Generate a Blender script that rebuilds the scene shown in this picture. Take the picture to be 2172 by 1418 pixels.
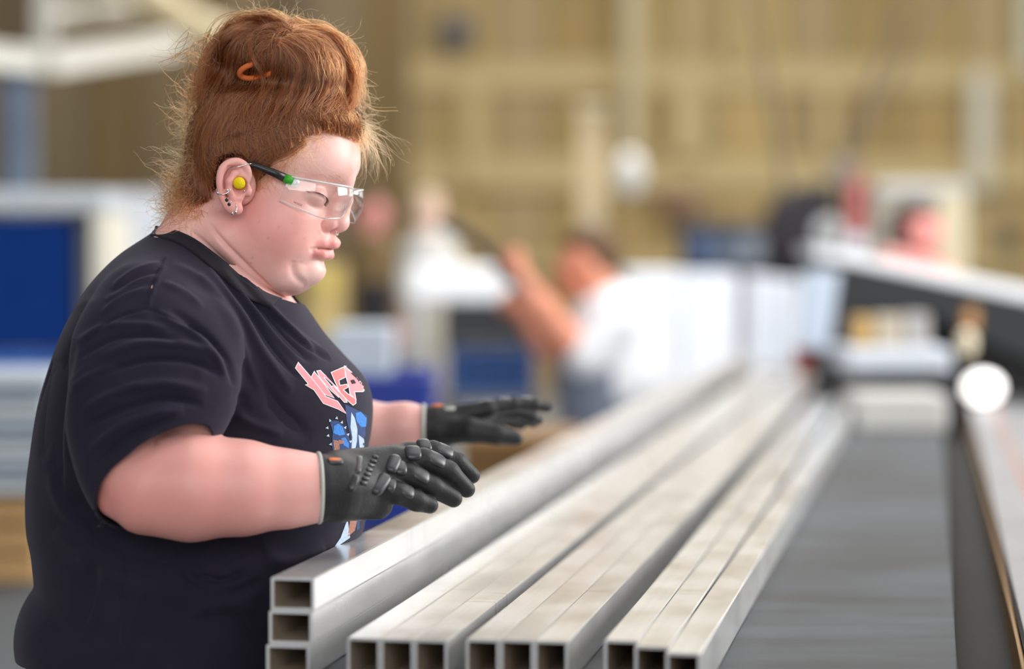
import bpy, bmesh, math, random
import numpy as np
from mathutils import Vector, Matrix
from mathutils.bvhtree import BVHTree

for _o in list(bpy.data.objects):
    bpy.data.objects.remove(_o)
SC = bpy.context.scene
COL = SC.collection

# ------------------------------------------------------------------ camera, world, light, exposure
CAM_H = 1.38
LENS = 85.0
F_PX = 2172 * LENS / 36.0
PITCH = math.atan((709 - 545) / F_PX)
FOCUS = 2.385

cd = bpy.data.cameras.new('camera')
cam = bpy.data.objects.new('camera', cd)
COL.objects.link(cam)
cam.location = (0, 0, CAM_H)
cam.rotation_euler = (math.pi / 2 - PITCH, 0, 0)
cd.sensor_width = 36
cd.sensor_fit = 'HORIZONTAL'
cd.lens = LENS
cd.clip_start = 0.05
cd.clip_end = 200
cd.dof.use_dof = True
cd.dof.focus_distance = FOCUS
cd.dof.aperture_fstop = 1.9
cd.dof.aperture_blades = 0
SC.camera = cam

wd = bpy.data.worlds.new('hall_light')
SC.world = wd
wd.use_nodes = True
wd.node_tree.nodes['Background'].inputs[0].default_value = (0.93, 0.96, 1.0, 1)
wd.node_tree.nodes['Background'].inputs[1].default_value = 0.42

def area(name, loc, target, sx, sy, power, col=(1, 1, 1)):
    ld = bpy.data.lights.new(name, 'AREA')
    ld.shape = 'RECTANGLE'; ld.size = sx; ld.size_y = sy
    ld.energy = power; ld.color = col
    o = bpy.data.objects.new(name, ld)
    COL.objects.link(o)
    o.location = loc
    o.rotation_euler = (Vector(target) - Vector(loc)).to_track_quat('-Z', 'Y').to_euler()
    return o
# daylight: a roof light over the work bench and a tall window band further along the hall
area('roof_and_fill_light', (1.6, 2.6, 5.2), (0.0, 2.7, 1.2), 3.5, 3.5, 95, (1, 0.985, 0.96))
area('window_and_fill_light', (5.0, 3.6, 2.9), (-0.3, 2.6, 1.2), 3.0, 2.6, 400, (1, 0.98, 0.95))
area('roof_and_fill_light', (1.0, 14.0, 7.5), (1.0, 15.5, 1.0), 7.0, 4.0, 1300, (1, 0.97, 0.92))
area('roof_and_fill_light', (1.6, 5.8, 5.0), (1.2, 8.6, 1.0), 3.0, 2.0, 180, (1, 0.99, 0.97))  # added fill that brightens the near faces of the white sheets

area('window_and_fill_light', (7.2, 15.0, 2.9), (0.0, 15.0, 2.4), 12.0, 3.2, 300, (0.96, 0.98, 1.0))     # unseen windows at right, added for reflections in the tube sides
area('window_and_fill_light', (3.0, 24.3, 6.0), (3.0, 10.0, 5.2), 12.0, 2.6, 42, (1.0, 0.92, 0.76))    # added glow above the tan wall for the tube tops to reflect
area('window_and_fill_light', (0.5, -4.5, 3.2), (0.0, 2.5, 1.2), 6.0, 3.0, 270, (1.0, 0.98, 0.95))      # fill light added behind the camera for face and tube ends

vs = SC.view_settings
vs.view_transform = 'Standard'
vs.look = 'None'
vs.gamma = 1.0
vs.use_curve_mapping = False
vs.exposure = 0.0
# ------------------------------------------------------------------ helpers
rng = np.random.default_rng(7)
random.seed(7)
CAM = np.array([0.0, 0.0, CAM_H])
A_R = np.array([1.0, 0, 0])
A_F = np.array([0.0, math.cos(PITCH), -math.sin(PITCH)])
A_U = np.array([0.0, math.sin(PITCH), math.cos(PITCH)])

def at(x, y, d):
    """world point seen at photo pixel x, y at distance d along the camera axis"""
    return CAM + A_F * d + A_R * ((x - 1086) / F_PX * d) - A_U * ((y - 709) / F_PX * d)

def atz(x, y, z):
    """world point on the horizontal plane z seen at photo pixel"""
    dr = A_F + A_R * ((x - 1086) / F_PX) - A_U * ((y - 709) / F_PX)
    return CAM + dr * ((z - CAM_H) / dr[2])

# person space: u right, v down, w towards the viewer, one unit = K metres (plain similarity)
D0 = 2.45
K = D0 / F_PX
def PW(p):
    p = np.asarray(p, dtype=float)
    return (CAM + A_F * D0 + np.multiply.outer((p[..., 0] - 1086) * K, A_R)
            - np.multiply.outer((p[..., 1] - 709) * K, A_U) - np.multiply.outer(p[..., 2] * K, A_F))
def Q(x, y, w):
    s = (D0 - w * K) / D0
    return (1086 + (x - 1086) * s, 709 + (y - 709) * s, w)
def Qs(w):
    return (D0 - w * K) / D0

MATS = {}
def nodes_of(m):
    return m.node_tree.nodes, m.node_tree.links
def pbr(name, col, rough=0.5, metal=0.0, spec=0.5, noise=None, bump=None, sheen=0, coat=0, sss=0, aniso=0, trans=0, ior=1.45):
    """noise: (scale, amount, stretch xyz) brightness variation; bump: (scale, strength, stretch)"""
    if name in MATS:
        return MATS[name]
    m = bpy.data.materials.new(name)
    m.use_nodes = True
    n, l = nodes_of(m)
    b = n['Principled BSDF']
    b.inputs['Base Color'].default_value = (*col, 1)
    b.inputs['Roughness'].default_value = rough
    b.inputs['Metallic'].default_value = metal
    b.inputs['Specular IOR Level'].default_value = spec
    b.inputs['Sheen Weight'].default_value = sheen
    b.inputs['Coat Weight'].default_value = coat
    b.inputs['Subsurface Weight'].default_value = sss
    b.inputs['Transmission Weight'].default_value = trans
    b.inputs['IOR'].default_value = ior
    if noise or bump:
        tc = n.new('ShaderNodeTexCoord')
    if noise:
        sc, am = noise[0], noise[1]
        st = noise[2] if len(noise) > 2 else (1, 1, 1)
        mp = n.new('ShaderNodeMapping'); mp.inputs['Scale'].default_value = st
        l.new(tc.outputs['Object'], mp.inputs[0])
        t = n.new('ShaderNodeTexNoise'); t.inputs['Scale'].default_value = sc; t.inputs['Detail'].default_value = 5
        l.new(mp.outputs[0], t.inputs['Vector'])
        r = n.new('ShaderNodeMapRange'); r.inputs[1].default_value = 0.25; r.inputs[2].default_value = 0.75
        r.inputs[3].default_value = 1 - am; r.inputs[4].default_value = 1 + am
        l.new(t.outputs['Fac'], r.inputs[0])
        mx = n.new('ShaderNodeVectorMath'); mx.operation = 'SCALE'
        mx.inputs[0].default_value = col
        l.new(r.outputs[0], mx.inputs['Scale'])
        l.new(mx.outputs[0], b.inputs['Base Color'])
    if bump:
        mp = n.new('ShaderNodeMapping'); mp.inputs['Scale'].default_value = bump[2] if len(bump) > 2 else (1, 1, 1)
        l.new(tc.outputs['Object'], mp.inputs[0])
        t = n.new('ShaderNodeTexNoise'); t.inputs['Scale'].default_value = bump[0]; t.inputs['Detail'].default_value = 3
        l.new(mp.outputs[0], t.inputs['Vector'])
        bp = n.new('ShaderNodeBump'); bp.inputs['Strength'].default_value = bump[1]; bp.inputs['Distance'].default_value = 0.002
        l.new(t.outputs['Fac'], bp.inputs['Height'])
        l.new(bp.outputs[0], b.inputs['Normal'])
    MATS[name] = m
    return m

def srgb(r, g, b):
    f = lambda c: (c / 255 / 12.92) if c <= 10 else ((c / 255 + 0.055) / 1.055) ** 2.4
    return (f(r), f(g), f(b))

def world_loc(o):
    p = Vector((0, 0, 0))
    while o is not None:
        p = p + o.location
        o = o.parent
    return p

def tag(o, label=None, cat=None, group=None, kind=None):
    if label: o['label'] = label
    if cat: o['category'] = cat
    if group: o['group'] = group
    if kind: o['kind'] = kind
    return o

def thing(name, loc, label=None, cat=None, group=None, kind=None):
    o = bpy.data.objects.new(name, None)
    o.empty_display_size = 0.1
    COL.objects.link(o)
    o.location = loc
    return tag(o, label, cat, group, kind)

def mk(name, verts, faces, mat, parent=None, smooth=False, loc=None):
    """verts in world coordinates; a top-level mesh takes loc as its origin"""
    verts = np.asarray(verts, dtype=float)
    me = bpy.data.meshes.new(name)
    o = bpy.data.objects.new(name, me)
    COL.objects.link(o)
    if parent is not None:
        o.parent = parent
        off = np.array(world_loc(parent))
    else:
        off = np.array(loc) if loc is not None else np.array([0.0, 0, 0])
        o.location = off
    v = verts - off
    if isinstance(faces, np.ndarray):
        nf, k = faces.shape
        me.vertices.add(len(v)); me.vertices.foreach_set('co', v.astype(np.float32).ravel())
        me.loops.add(nf * k); me.loops.foreach_set('vertex_index', faces.astype(np.int32).ravel())
        me.polygons.add(nf); me.polygons.foreach_set('loop_start', np.arange(0, nf * k, k, dtype=np.int32))
        me.update(calc_edges=True)
    else:
        me.from_pydata([tuple(p) for p in v], [], [tuple(int(i) for i in f) for f in faces])
    if mat: me.materials.append(mat)
    if smooth:
        me.polygons.foreach_set('use_smooth', np.ones(len(me.polygons), dtype=bool))
    me.update()
    return o

class MB:
    """collects simple solids into one mesh (world coordinates)"""
    def __init__(s): s.v = []; s.f = []
    def box(s, c, d, M=None):
        c = np.array(c, float); h = np.array(d, float) / 2
        n = len(s.v)
        for sx in (-1, 1):
            for sy in (-1, 1):
                for sz in (-1, 1):
                    p = np.array([sx, sy, sz]) * h
                    if M is not None: p = M @ p
                    s.v.append(c + p)
        for f in ((0, 1, 3, 2), (4, 6, 7, 5), (0, 4, 5, 1), (2, 3, 7, 6), (0, 2, 6, 4), (1, 5, 7, 3)):
            s.f.append([n + i for i in f])
        return s
    def tube(s, pts, r, seg=10, closed=False, cap=True):
        pts = [np.array(p, float) for p in pts]
        m = len(pts)
        rr = r if hasattr(r, '__len__') else [r] * m
        n0 = len(s.v)
        up = None
        for i, p in enumerate(pts):
            if closed: t = pts[(i + 1) % m] - pts[i - 1]
            else: t = pts[min(i + 1, m - 1)] - pts[max(i - 1, 0)]
            t = t / (np.linalg.norm(t) + 1e-12)
            if up is None:
                a = np.array([0, 0, 1.0]) if abs(t[2]) < 0.9 else np.array([1.0, 0, 0])
                up = np.cross(t, a); up /= np.linalg.norm(up)
            else:
                up = up - t * np.dot(up, t); up /= np.linalg.norm(up) + 1e-12
            b = np.cross(t, up)
            for k in range(seg):
                an = 2 * math.pi * k / seg
                s.v.append(p + (up * math.cos(an) + b * math.sin(an)) * rr[i])
        mm = m if closed else m - 1
        for i in range(mm):
            j = (i + 1) % m
            for k in range(seg):
                k2 = (k + 1) % seg
                s.f.append([n0 + i * seg + k, n0 + i * seg + k2, n0 + j * seg + k2, n0 + j * seg + k])
        if cap and not closed:
            s.f.append([n0 + k for k in range(seg)][::-1])
            s.f.append([n0 + (m - 1) * seg + k for k in range(seg)])
        return s
    def ball(s, c, r, seg=12, rings=8):
        c = np.array(c, float); r = np.array(r if hasattr(r, '__len__') else [r] * 3, float)
        n0 = len(s.v)
        for i in range(rings + 1):
            th = math.pi * i / rings
            for k in range(seg):
                an = 2 * math.pi * k / seg
                s.v.append(c + r * np.array([math.sin(th) * math.cos(an), math.sin(th) * math.sin(an), math.cos(th)]))
        for i in range(rings):
            for k in range(seg):
                k2 = (k + 1) % seg
                s.f.append([n0 + i * seg + k, n0 + (i + 1) * seg + k, n0 + (i + 1) * seg + k2, n0 + i * seg + k2])
        return s
    def prism(s, poly, n, depth):
        """poly: list of world points (planar), extruded by n*depth"""
        n = np.array(n, float) * depth
        n0 = len(s.v); m = len(poly)
        for p in poly: s.v.append(np.array(p, float))
        for p in poly: s.v.append(np.array(p, float) + n)
        s.f.append([n0 + i for i in range(m)][::-1])
        s.f.append([n0 + m + i for i in range(m)])
        for i in range(m):
            j = (i + 1) % m
            s.f.append([n0 + i, n0 + j, n0 + m + j, n0 + m + i])
        return s
    def build(s, name, mat, parent=None, smooth=False, loc=None, bevel=0, fixn=True):
        o = mk(name, s.v, s.f, mat, parent, smooth, loc)
        if fixn:
            bm = bmesh.new(); bm.from_mesh(o.data)
            bmesh.ops.recalc_face_normals(bm, faces=bm.faces)
            bm.to_mesh(o.data); bm.free()
        if bevel:
            md = o.modifiers.new('bevel', 'BEVEL'); md.width = bevel; md.segments = 2; md.limit_method = 'ANGLE'
        return o

def rotz(a):
    c, s_ = math.cos(a), math.sin(a)
    return np.array([[c, -s_, 0], [s_, c, 0], [0, 0, 1.0]])

# ---- distance fields and surface extraction
def smin(a, b, k):
    if k <= 0: return np.minimum(a, b)
    h = np.maximum(k - np.abs(a - b), 0) / k
    return np.minimum(a, b) - h * h * k * 0.25
def smax(a, b, k):
    return -smin(-a, -b, k)

def f_ell(c, r, M=None):
    c = np.array(c, np.float32); r = np.array(r, np.float32)
    def f(U, V, W):
        x, y, z = U - c[0], V - c[1], W - c[2]
        if M is not None:
            x, y, z = (M[0][0] * x + M[0][1] * y + M[0][2] * z, M[1][0] * x + M[1][1] * y + M[1][2] * z, M[2][0] * x + M[2][1] * y + M[2][2] * z)
        k0 = np.sqrt((x / r[0]) ** 2 + (y / r[1]) ** 2 + (z / r[2]) ** 2)
        k1 = np.sqrt((x / r[0] ** 2) ** 2 + (y / r[1] ** 2) ** 2 + (z / r[2] ** 2) ** 2)
        return k0 * (k0 - 1) / (k1 + 1e-9)
    m = float(max(r)) if M is not None else None
    lo = c - (m if m else r); hi = c + (m if m else r)
    return f, lo, hi
def f_cap(a, b, ra, rb=None):
    a = np.array(a, np.float32); b = np.array(b, np.float32)
    rb = ra if rb is None else rb
    d = b - a; dd = float(np.dot(d, d)) + 1e-9
    def f(U, V, W):
        x, y, z = U - a[0], V - a[1], W - a[2]
        t = np.clip((x * d[0] + y * d[1] + z * d[2]) / dd, 0, 1)
        return np.sqrt((x - t * d[0]) ** 2 + (y - t * d[1]) ** 2 + (z - t * d[2]) ** 2) - (ra + (rb - ra) * t)
    m = max(ra, rb)
    return f, np.minimum(a, b) - m, np.maximum(a, b) + m

class Vol:
    def __init__(s, lo, hi, h):
        s.lo = np.array(lo, np.float32); s.h = h
        s.ax = [np.arange(lo[i], hi[i] + h, h, dtype=np.float32) for i in range(3)]
        s.f = np.full([len(a) for a in s.ax], 400.0, np.float32)
    def _sub(s, lo, hi, m):
        sl = []
        for i in range(3):
            a = max(int((lo[i] - m - s.lo[i]) / s.h), 0)
            b = min(int((hi[i] + m - s.lo[i]) / s.h) + 2, len(s.ax[i]))
            if a >= b: return None
            sl.append(slice(a, b))
        return tuple(sl)
    def _ev(s, fn, sl):
        return fn(s.ax[0][sl[0]][:, None, None], s.ax[1][sl[1]][None, :, None], s.ax[2][sl[2]][None, None, :])
    def add(s, prim, k=0.0):
        fn, lo, hi = prim
        sl = s._sub(lo, hi, k + 4 * s.h)
        if sl is None: return s
        s.f[sl] = smin(s.f[sl], s._ev(fn, sl), k)
        return s
    def sub(s, prim, k=0.0):
        fn, lo, hi = prim
        sl = s._sub(lo, hi, k + 4 * s.h)
        if sl is None: return s
        s.f[sl] = smax(s.f[sl], -s._ev(fn, sl), k)
        return s
    def chain(s, pts, rad, k=8, kin=None):
        """one limb: its capsules are joined by plain union, then blended in as a whole"""
        lo = np.min(pts, axis=0) - max(rad); hi = np.max(pts, axis=0) + max(rad)
        fs = [f_cap(pts[i], pts[i + 1], rad[i], rad[i + 1])[0] for i in range(len(pts) - 1)]
        kk = k if kin is None else kin
        def f(U, V, W):
            d = fs[0](U, V, W)
            for g in fs[1:]: d = smin(d, g(U, V, W), kk)
            return d
        return s.add((f, lo, hi), k)
    def mesh(s):
        f = s.f; inside = f < 0
        nx, ny, nz = f.shape
        c = np.zeros((nx - 1, ny - 1, nz - 1), np.uint8)
        for dx in (0, 1):
            for dy in (0, 1):
                for dz in (0, 1):
                    c += inside[dx:nx - 1 + dx, dy:ny - 1 + dy, dz:nz - 1 + dz]
        act = (c > 0) & (c < 8)
        I = np.argwhere(act)
        idx = np.full(act.shape, -1, np.int32); idx[act] = np.arange(len(I))
        acc = np.zeros((len(I), 3), np.float32); cnt = np.zeros(len(I), np.float32)
        cor = [(a, b, d) for a in (0, 1) for b in (0, 1) for d in (0, 1)]
        val = {q: f[I[:, 0] + q[0], I[:, 1] + q[1], I[:, 2] + q[2]] for q in cor}
        for q in cor:
            for ax in range(3):
                if q[ax]: continue
                q2 = list(q); q2[ax] = 1; q2 = tuple(q2)
                a, b = val[q], val[q2]
                m = (a < 0) != (b < 0)
                t = np.where(m, a / np.where(m, a - b, 1), 0)
                for i in range(3):
                    acc[:, i] += np.where(m, q[i] + (t if i == ax else 0), 0)
                cnt += m
        P = (I + acc / cnt[:, None]) * s.h + s.lo
        faces = []
        for ax in range(3):
            a = [slice(None)] * 3; b = [slice(None)] * 3
            a[ax] = slice(0, -1); b[ax] = slice(1, None)
            ia, ib = inside[tuple(a)], inside[tuple(b)]
            o1, o2 = [i for i in range(3) if i != ax]
            cr = ia != ib
            # keep edges with four cells around them
            core = [slice(None)] * 3
            core[o1] = slice(1, -1); core[o2] = slice(1, -1)
            e = np.argwhere(cr[tuple(core)])
            e[:, o1] += 1; e[:, o2] += 1
            g = ia[e[:, 0], e[:, 1], e[:, 2]]
            def cell(d1, d2):
                q = e.copy(); q[:, o1] -= d1; q[:, o2] -= d2
                return idx[q[:, 0], q[:, 1], q[:, 2]]
            quad = np.stack([cell(1, 1), cell(0, 1), cell(0, 0), cell(1, 0)], 1)
            fl = g if ax != 1 else ~g
            quad[~fl] = quad[~fl][:, ::-1]
            faces.append(quad)
        F = np.concatenate(faces)
        F = F[(F >= 0).all(1)]
        return P.astype(np.float64), F

def compact(P, F):
    used = np.zeros(len(P), bool); used[F.ravel()] = True
    m = np.cumsum(used) - 1
    return P[used], m[F], used

def normals(P, F):
    n = np.cross(P[F[:, 2]] - P[F[:, 0]], P[F[:, 3]] - P[F[:, 1]])
    N = np.zeros_like(P)
    for i in range(4): np.add.at(N, F[:, i], n)
    return N / (np.linalg.norm(N, axis=1, keepdims=True) + 1e-12)

def laplace(P, F, it=1, lam=0.5, mask=None):
    for _ in range(it):
        S = np.zeros_like(P); C = np.zeros(len(P))
        for i in range(4):
            a, b = F[:, i], F[:, (i + 1) % 4]
            np.add.at(S, a, P[b]); np.add.at(S, b, P[a])
            np.add.at(C, a, 1); np.add.at(C, b, 1)
        d = S / np.maximum(C, 1)[:, None] - P
        if mask is not None: d = d * mask[:, None]
        P = P + lam * d
    return P

def spline(pts, n):
    """Catmull-Rom through pts, n samples"""
    pts = np.asarray(pts, float)
    m = len(pts)
    t = np.linspace(0, m - 1, n)
    i = np.minimum(t.astype(int), m - 2); f = (t - i)[:, None]
    p0 = pts[np.maximum(i - 1, 0)]; p1 = pts[i]; p2 = pts[i + 1]; p3 = pts[np.minimum(i + 2, m - 1)]
    return 0.5 * (2 * p1 + (p2 - p0) * f + (2 * p0 - 5 * p1 + 4 * p2 - p3) * f ** 2 + (3 * p1 - p0 - 3 * p2 + p3) * f ** 3)

def table(v, rows):
    """smooth lookup of rows [(v, value)] at v"""
    rows = np.asarray(rows, float)
    d = spline(rows, 400)
    o = np.argsort(d[:, 0])
    return np.interp(v, d[o, 0], d[o, 1]).astype(np.float32)

def vcol(o, C, name='Col'):
    a = o.data.color_attributes.new(name, 'FLOAT_COLOR', 'POINT')
    c4 = np.ones((len(C), 4), np.float32); c4[:, :3] = C
    a.data.foreach_set('color', c4.ravel())
# ------------------------------------------------------------------ the hall
M_FLOOR = pbr('concrete', (0.30, 0.30, 0.29), 0.55, noise=(1.2, 0.2), bump=(40, 0.15))
tag(MB().box((0, 11, -0.05), (34, 28, 0.1)).build('floor', M_FLOOR), kind='structure')
tag(MB().box((0, 24.7, 4.5), (34, 0.2, 9.0)).build('wall_back', pbr('wall_base', srgb(140, 115, 66), 0.8)), kind='structure')
wall_back = bpy.data.objects['wall_back']
tag(MB().box((-17.0, 11, 4.5), (0.2, 28, 9.0)).build('wall_left', pbr('wall_side', srgb(128, 108, 72), 0.8)), kind='structure')
WY = 24.6
def wall_px(x, y): return at(x, y, 24.6)
TAN = [srgb(158, 134, 84), srgb(166, 142, 92), srgb(150, 126, 76), srgb(162, 142, 100), srgb(154, 134, 94)]
MT = [pbr(f'tan_panel_{i}', c, 0.7, noise=(0.8, 0.12)) for i, c in enumerate(TAN)]
x = -2.0; i = 0
wv = [0.62, 0.5, 0.7, 0.55, 0.6]
while x < 15.5:
    w = wv[i % 5]
    MB().box((x + w / 2, 24.55, 4.2), (w - 0.03, 0.1, 8.4)).build('panel', MT[(i * 3) % 5], wall_back)
    x += w; i += 1
M_RAIL = pbr('pale_rail', srgb(180, 160, 112), 0.6)
M_RAILW = pbr('white_post', srgb(196, 190, 170), 0.6)
def rail(x0, x1, y0, y1, d=24.4, m=M_RAIL, th=0.12):
    a, b = at(x0, y0, d), at(x1, y1, d)
    MB().box(((a[0] + b[0]) / 2, a[1], (a[2] + b[2]) / 2), (abs(b[0] - a[0]), th, abs(a[2] - b[2]))).build('rail', m, wall_back)
rail(850, 4000, 130, 192); rail(850, 4000, 332, 402); rail(850, 4000, 545, 575)
for (xa, xb, ya, yb, m) in ((1425, 1485, 192, 332, M_RAIL), (2058, 2102, 150, 402, M_RAILW), (1318, 1372, -60, 332, M_RAIL), (985, 1030, 192, 402, M_RAIL), (1545, 1575, -80, 130, M_RAIL), (2165, 2200, -60, 150, M_RAILW), (1740, 1775, 192, 332, M_RAIL)):
    rail(xa, xb, ya, yb, 24.2, m)
# partition on the left: shade of the back wall put into brown boards
tag(MB().box((-6.0, 15.3, 3.0), (9.9, 0.1, 6.0)).build('wall_partition', pbr('partition_base', srgb(70, 56, 36), 0.8)), kind='structure')
part_ = bpy.data.objects['wall_partition']
BRN = [srgb(92, 76, 50), srgb(86, 70, 42), srgb(102, 85, 57), srgb(76, 62, 40), srgb(96, 82, 58), srgb(92, 74, 40)]
MBR = [pbr(f'shade_brown_board_{i}', c, 0.75, noise=(2.0, 0.2, (1, 1, 0.2))) for i, c in enumerate(BRN)]
xs = at(872, 500, 15.2)[0]; k_ = 0
while xs > -6.0:
    w = [0.30, 0.36, 0.24, 0.3, 0.18, 0.33][k_ % 6]
    MB().box((xs - w / 2, 15.2 + 0.015 * (k_ % 2), 3.0), (w - 0.012, 0.08, 6.0)).build('plank', MBR[(5 * k_ + 5) % 6], part_)
    xs -= w; k_ += 1

# ------------------------------------------------------------------ bench with the aluminium tubes
T_DIR = np.array([(1980 - 1086) / F_PX, 1.0, 0.0]); T_DIR /= np.linalg.norm(T_DIR)
T_PERP = np.array([T_DIR[1], -T_DIR[0], 0.0])
T_ANG = math.atan2(-T_DIR[0], T_DIR[1])
Z_BED = CAM_H - 0.376
M_T = rotz(T_ANG)
def aluminium(name, tint=(0.77, 0.77, 0.765), rough=0.23):
    m = bpy.data.materials.new(name); m.use_nodes = True
    n, l = nodes_of(m); b = n['Principled BSDF']
    tc = n.new('ShaderNodeTexCoord')
    oi = n.new('ShaderNodeObjectInfo')
    def noise(scale, st, det=4):
        mp = n.new('ShaderNodeMapping'); mp.inputs['Scale'].default_value = st
        l.new(tc.outputs['Object'], mp.inputs[0])
        ad = n.new('ShaderNodeVectorMath'); ad.operation = 'ADD'
        cx = n.new('ShaderNodeCombineXYZ')
        ml = n.new('ShaderNodeMath'); ml.operation = 'MULTIPLY'; ml.inputs[1].default_value = 37.0
        l.new(oi.outputs['Random'], ml.inputs[0]); l.new(ml.outputs[0], cx.inputs[0]); l.new(ml.outputs[0], cx.inputs[1])
        l.new(mp.outputs[0], ad.inputs[0]); l.new(cx.outputs[0], ad.inputs[1])
        t = n.new('ShaderNodeTexNoise'); t.inputs['Scale'].default_value = scale; t.inputs['Detail'].default_value = det
        l.new(ad.outputs[0], t.inputs['Vector'])
        return t.outputs['Fac']
    def rng_(sock, a, b_, c, d):
        r = n.new('ShaderNodeMapRange'); r.inputs[1].default_value = a; r.inputs[2].default_value = b_; r.inputs[3].default_value = c; r.inputs[4].default_value = d
        l.new(sock, r.inputs[0]); return r.outputs[0]
    blot = noise(4, (1.2, 0.5, 1.2))                 # broad dull patches
    line = noise(260, (1.0, 0.012, 1.0), 2)           # drawing lines along the profile
    smear = noise(14, (1.0, 0.6, 1.0), 3)
    c1 = rng_(blot, 0.35, 0.68, 0.90, 1.0)
    c2 = rng_(line, 0.3, 0.7, 0.94, 1.03)
    c3 = rng_(smear, 0.56, 0.74, 1.0, 0.90)
    m1 = n.new('ShaderNodeMath'); m1.operation = 'MULTIPLY'; l.new(c1, m1.inputs[0]); l.new(c2, m1.inputs[1])
    m2 = n.new('ShaderNodeMath'); m2.operation = 'MULTIPLY'; l.new(m1.outputs[0], m2.inputs[0]); l.new(c3, m2.inputs[1])
    drip = rng_(noise(120, (0.06, 1.0, 0.06), 3), 0.56, 0.66, 0.0, 1.0)      # stains running across the profile, in places
    spot = rng_(noise(3.2, (2.0, 1.0, 2.0), 2), 0.52, 0.66, 0.0, 0.45)
    m3 = n.new('ShaderNodeMath'); m3.operation = 'MULTIPLY'; l.new(drip, m3.inputs[0]); l.new(spot, m3.inputs[1])
    m4 = n.new('ShaderNodeMath'); m4.operation = 'SUBTRACT'; m4.inputs[0].default_value = 1.0; l.new(m3.outputs[0], m4.inputs[1])
    m5 = n.new('ShaderNodeMath'); m5.operation = 'MULTIPLY'; l.new(m2.outputs[0], m5.inputs[0]); l.new(m4.outputs[0], m5.inputs[1])
    m2 = m5
    sc = n.new('ShaderNodeVectorMath'); sc.operation = 'SCALE'; sc.inputs[0].default_value = tint
    l.new(m2.outputs[0], sc.inputs['Scale']); l.new(sc.outputs[0], b.inputs['Base Color'])
    b.inputs['Metallic'].default_value = 0.66
    l.new(rng_(smear, 0.3, 0.75, rough - 0.05, rough + 0.06), b.inputs['Roughness'])
    bp = n.new('ShaderNodeBump'); bp.inputs['Strength'].default_value = 0.05; bp.inputs['Distance'].default_value = 0.0005
    l.new(line, bp.inputs['Height']); l.new(bp.outputs[0], b.inputs['Normal'])
    return m
M_ALU = aluminium('raw_aluminium')
M_INNER_LIT = pbr('tube_inside_lit', (0.50, 0.42, 0.33), 0.45, metal=0.35, noise=(8, 0.2))  # tan tone stands in for light reaching into the tubes
M_ALU2 = aluminium('dull_aluminium', (0.24, 0.24, 0.25), 0.45)

def tube_mesh(L, W=0.040, H=0.030, t=0.0028, c=0.0012):
    """hollow rectangular profile, origin at the lower left edge of its near end, running along +Y"""
    def prof(w0, w1, h0, h1, c_):
        return [(w0 + c_, h0), (w1 - c_, h0), (w1, h0 + c_), (w1, h1 - c_), (w1 - c_, h1), (w0 + c_, h1), (w0, h1 - c_), (w0, h0 + c_)]
    o = prof(0, W, 0, H, c); i_ = prof(t, W - t, t, H - t, c * 0.6)
    V = [(x, 0, z) for x, z in o] + [(x, L, z) for x, z in o] + [(x, 0, z) for x, z in i_] + [(x, L, z) for x, z in i_]
    Fc = []
    for k in range(8):
        j = (k + 1) % 8
        Fc += [(k, j, 8 + j, 8 + k), (16 + j, 16 + k, 24 + k, 24 + j), (j, k, 16 + k, 16 + j), (8 + k, 8 + j, 24 + j, 24 + k)]
    me = bpy.data.meshes.new('aluminium_tube')
    me.from_pydata(V, [], Fc); me.materials.append(M_ALU); me.materials.append(M_INNER_LIT)
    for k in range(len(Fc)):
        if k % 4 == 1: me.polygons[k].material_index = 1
    me.update()
    return me
TUBE = tube_mesh(5.0)
TUBE_S = tube_mesh(3.7)
def put_tube(corner, standing, label, group, yaw=0.0, mesh=None):
    o = bpy.data.objects.new('aluminium_tube', mesh or TUBE)
    COL.objects.link(o)
    o.matrix_world = Matrix.Identity(4)
    if standing:   # 30 wide, 40 high
        R = Matrix.Rotation(T_ANG + yaw, 4, 'Z') @ Matrix.Translation((0.030, 0, 0)) @ Matrix.Rotation(-math.pi / 2, 4, 'Y')
    else:
        R = Matrix.Rotation(T_ANG + yaw, 4, 'Z')
    o.matrix_world = Matrix.Translation(Vector(corner)) @ R
    return tag(o, label, 'tube', group)
c0 = atz(574, 1224, Z_BED + 0.09)
for i, (nm, dx, dy) in enumerate((('bottom', -0.0042, 0.0), ('middle', -0.0022, 0.002), ('top', 0, 0.001))):
    p = c0 + T_PERP * dx + T_DIR * dy; p[2] = Z_BED + 0.0302 * i
    put_tube(p, False, f'{nm} aluminium tube of the stack of three lying flat beside the woman', 'aluminium tubes on the bench')
GR = [('leftmost set of three upright tubes', [(736, 1351), (806, 1353), (877, 1355)], (0, 0, 0)),
      ('middle set of three upright tubes', [(988, 1354), (1060, 1355), (1132, 1357)], (0, 0, 0)),
      ('rightmost set of three upright tubes', [(1281, 1356), (1354, 1369), (1426, 1383)], (0.0012, -0.0002, -0.0045))]
for lab, cs, yaw in GR:
    base = atz(*cs[0], Z_BED + 0.04)
    for j, c in enumerate(cs):
        pj = atz(*c, Z_BED + 0.04)
        along = (pj - base) @ T_DIR
        p = base + T_PERP * (0.0304 * j) + T_DIR * along; p[2] = Z_BED
        put_tube(p, True, f"{('left', 'centre', 'right')[j]} aluminium tube of the {lab} on the bench", 'aluminium tubes on the bench', yaw[j], TUBE_S if 'rightmost' in lab else TUBE)

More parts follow.
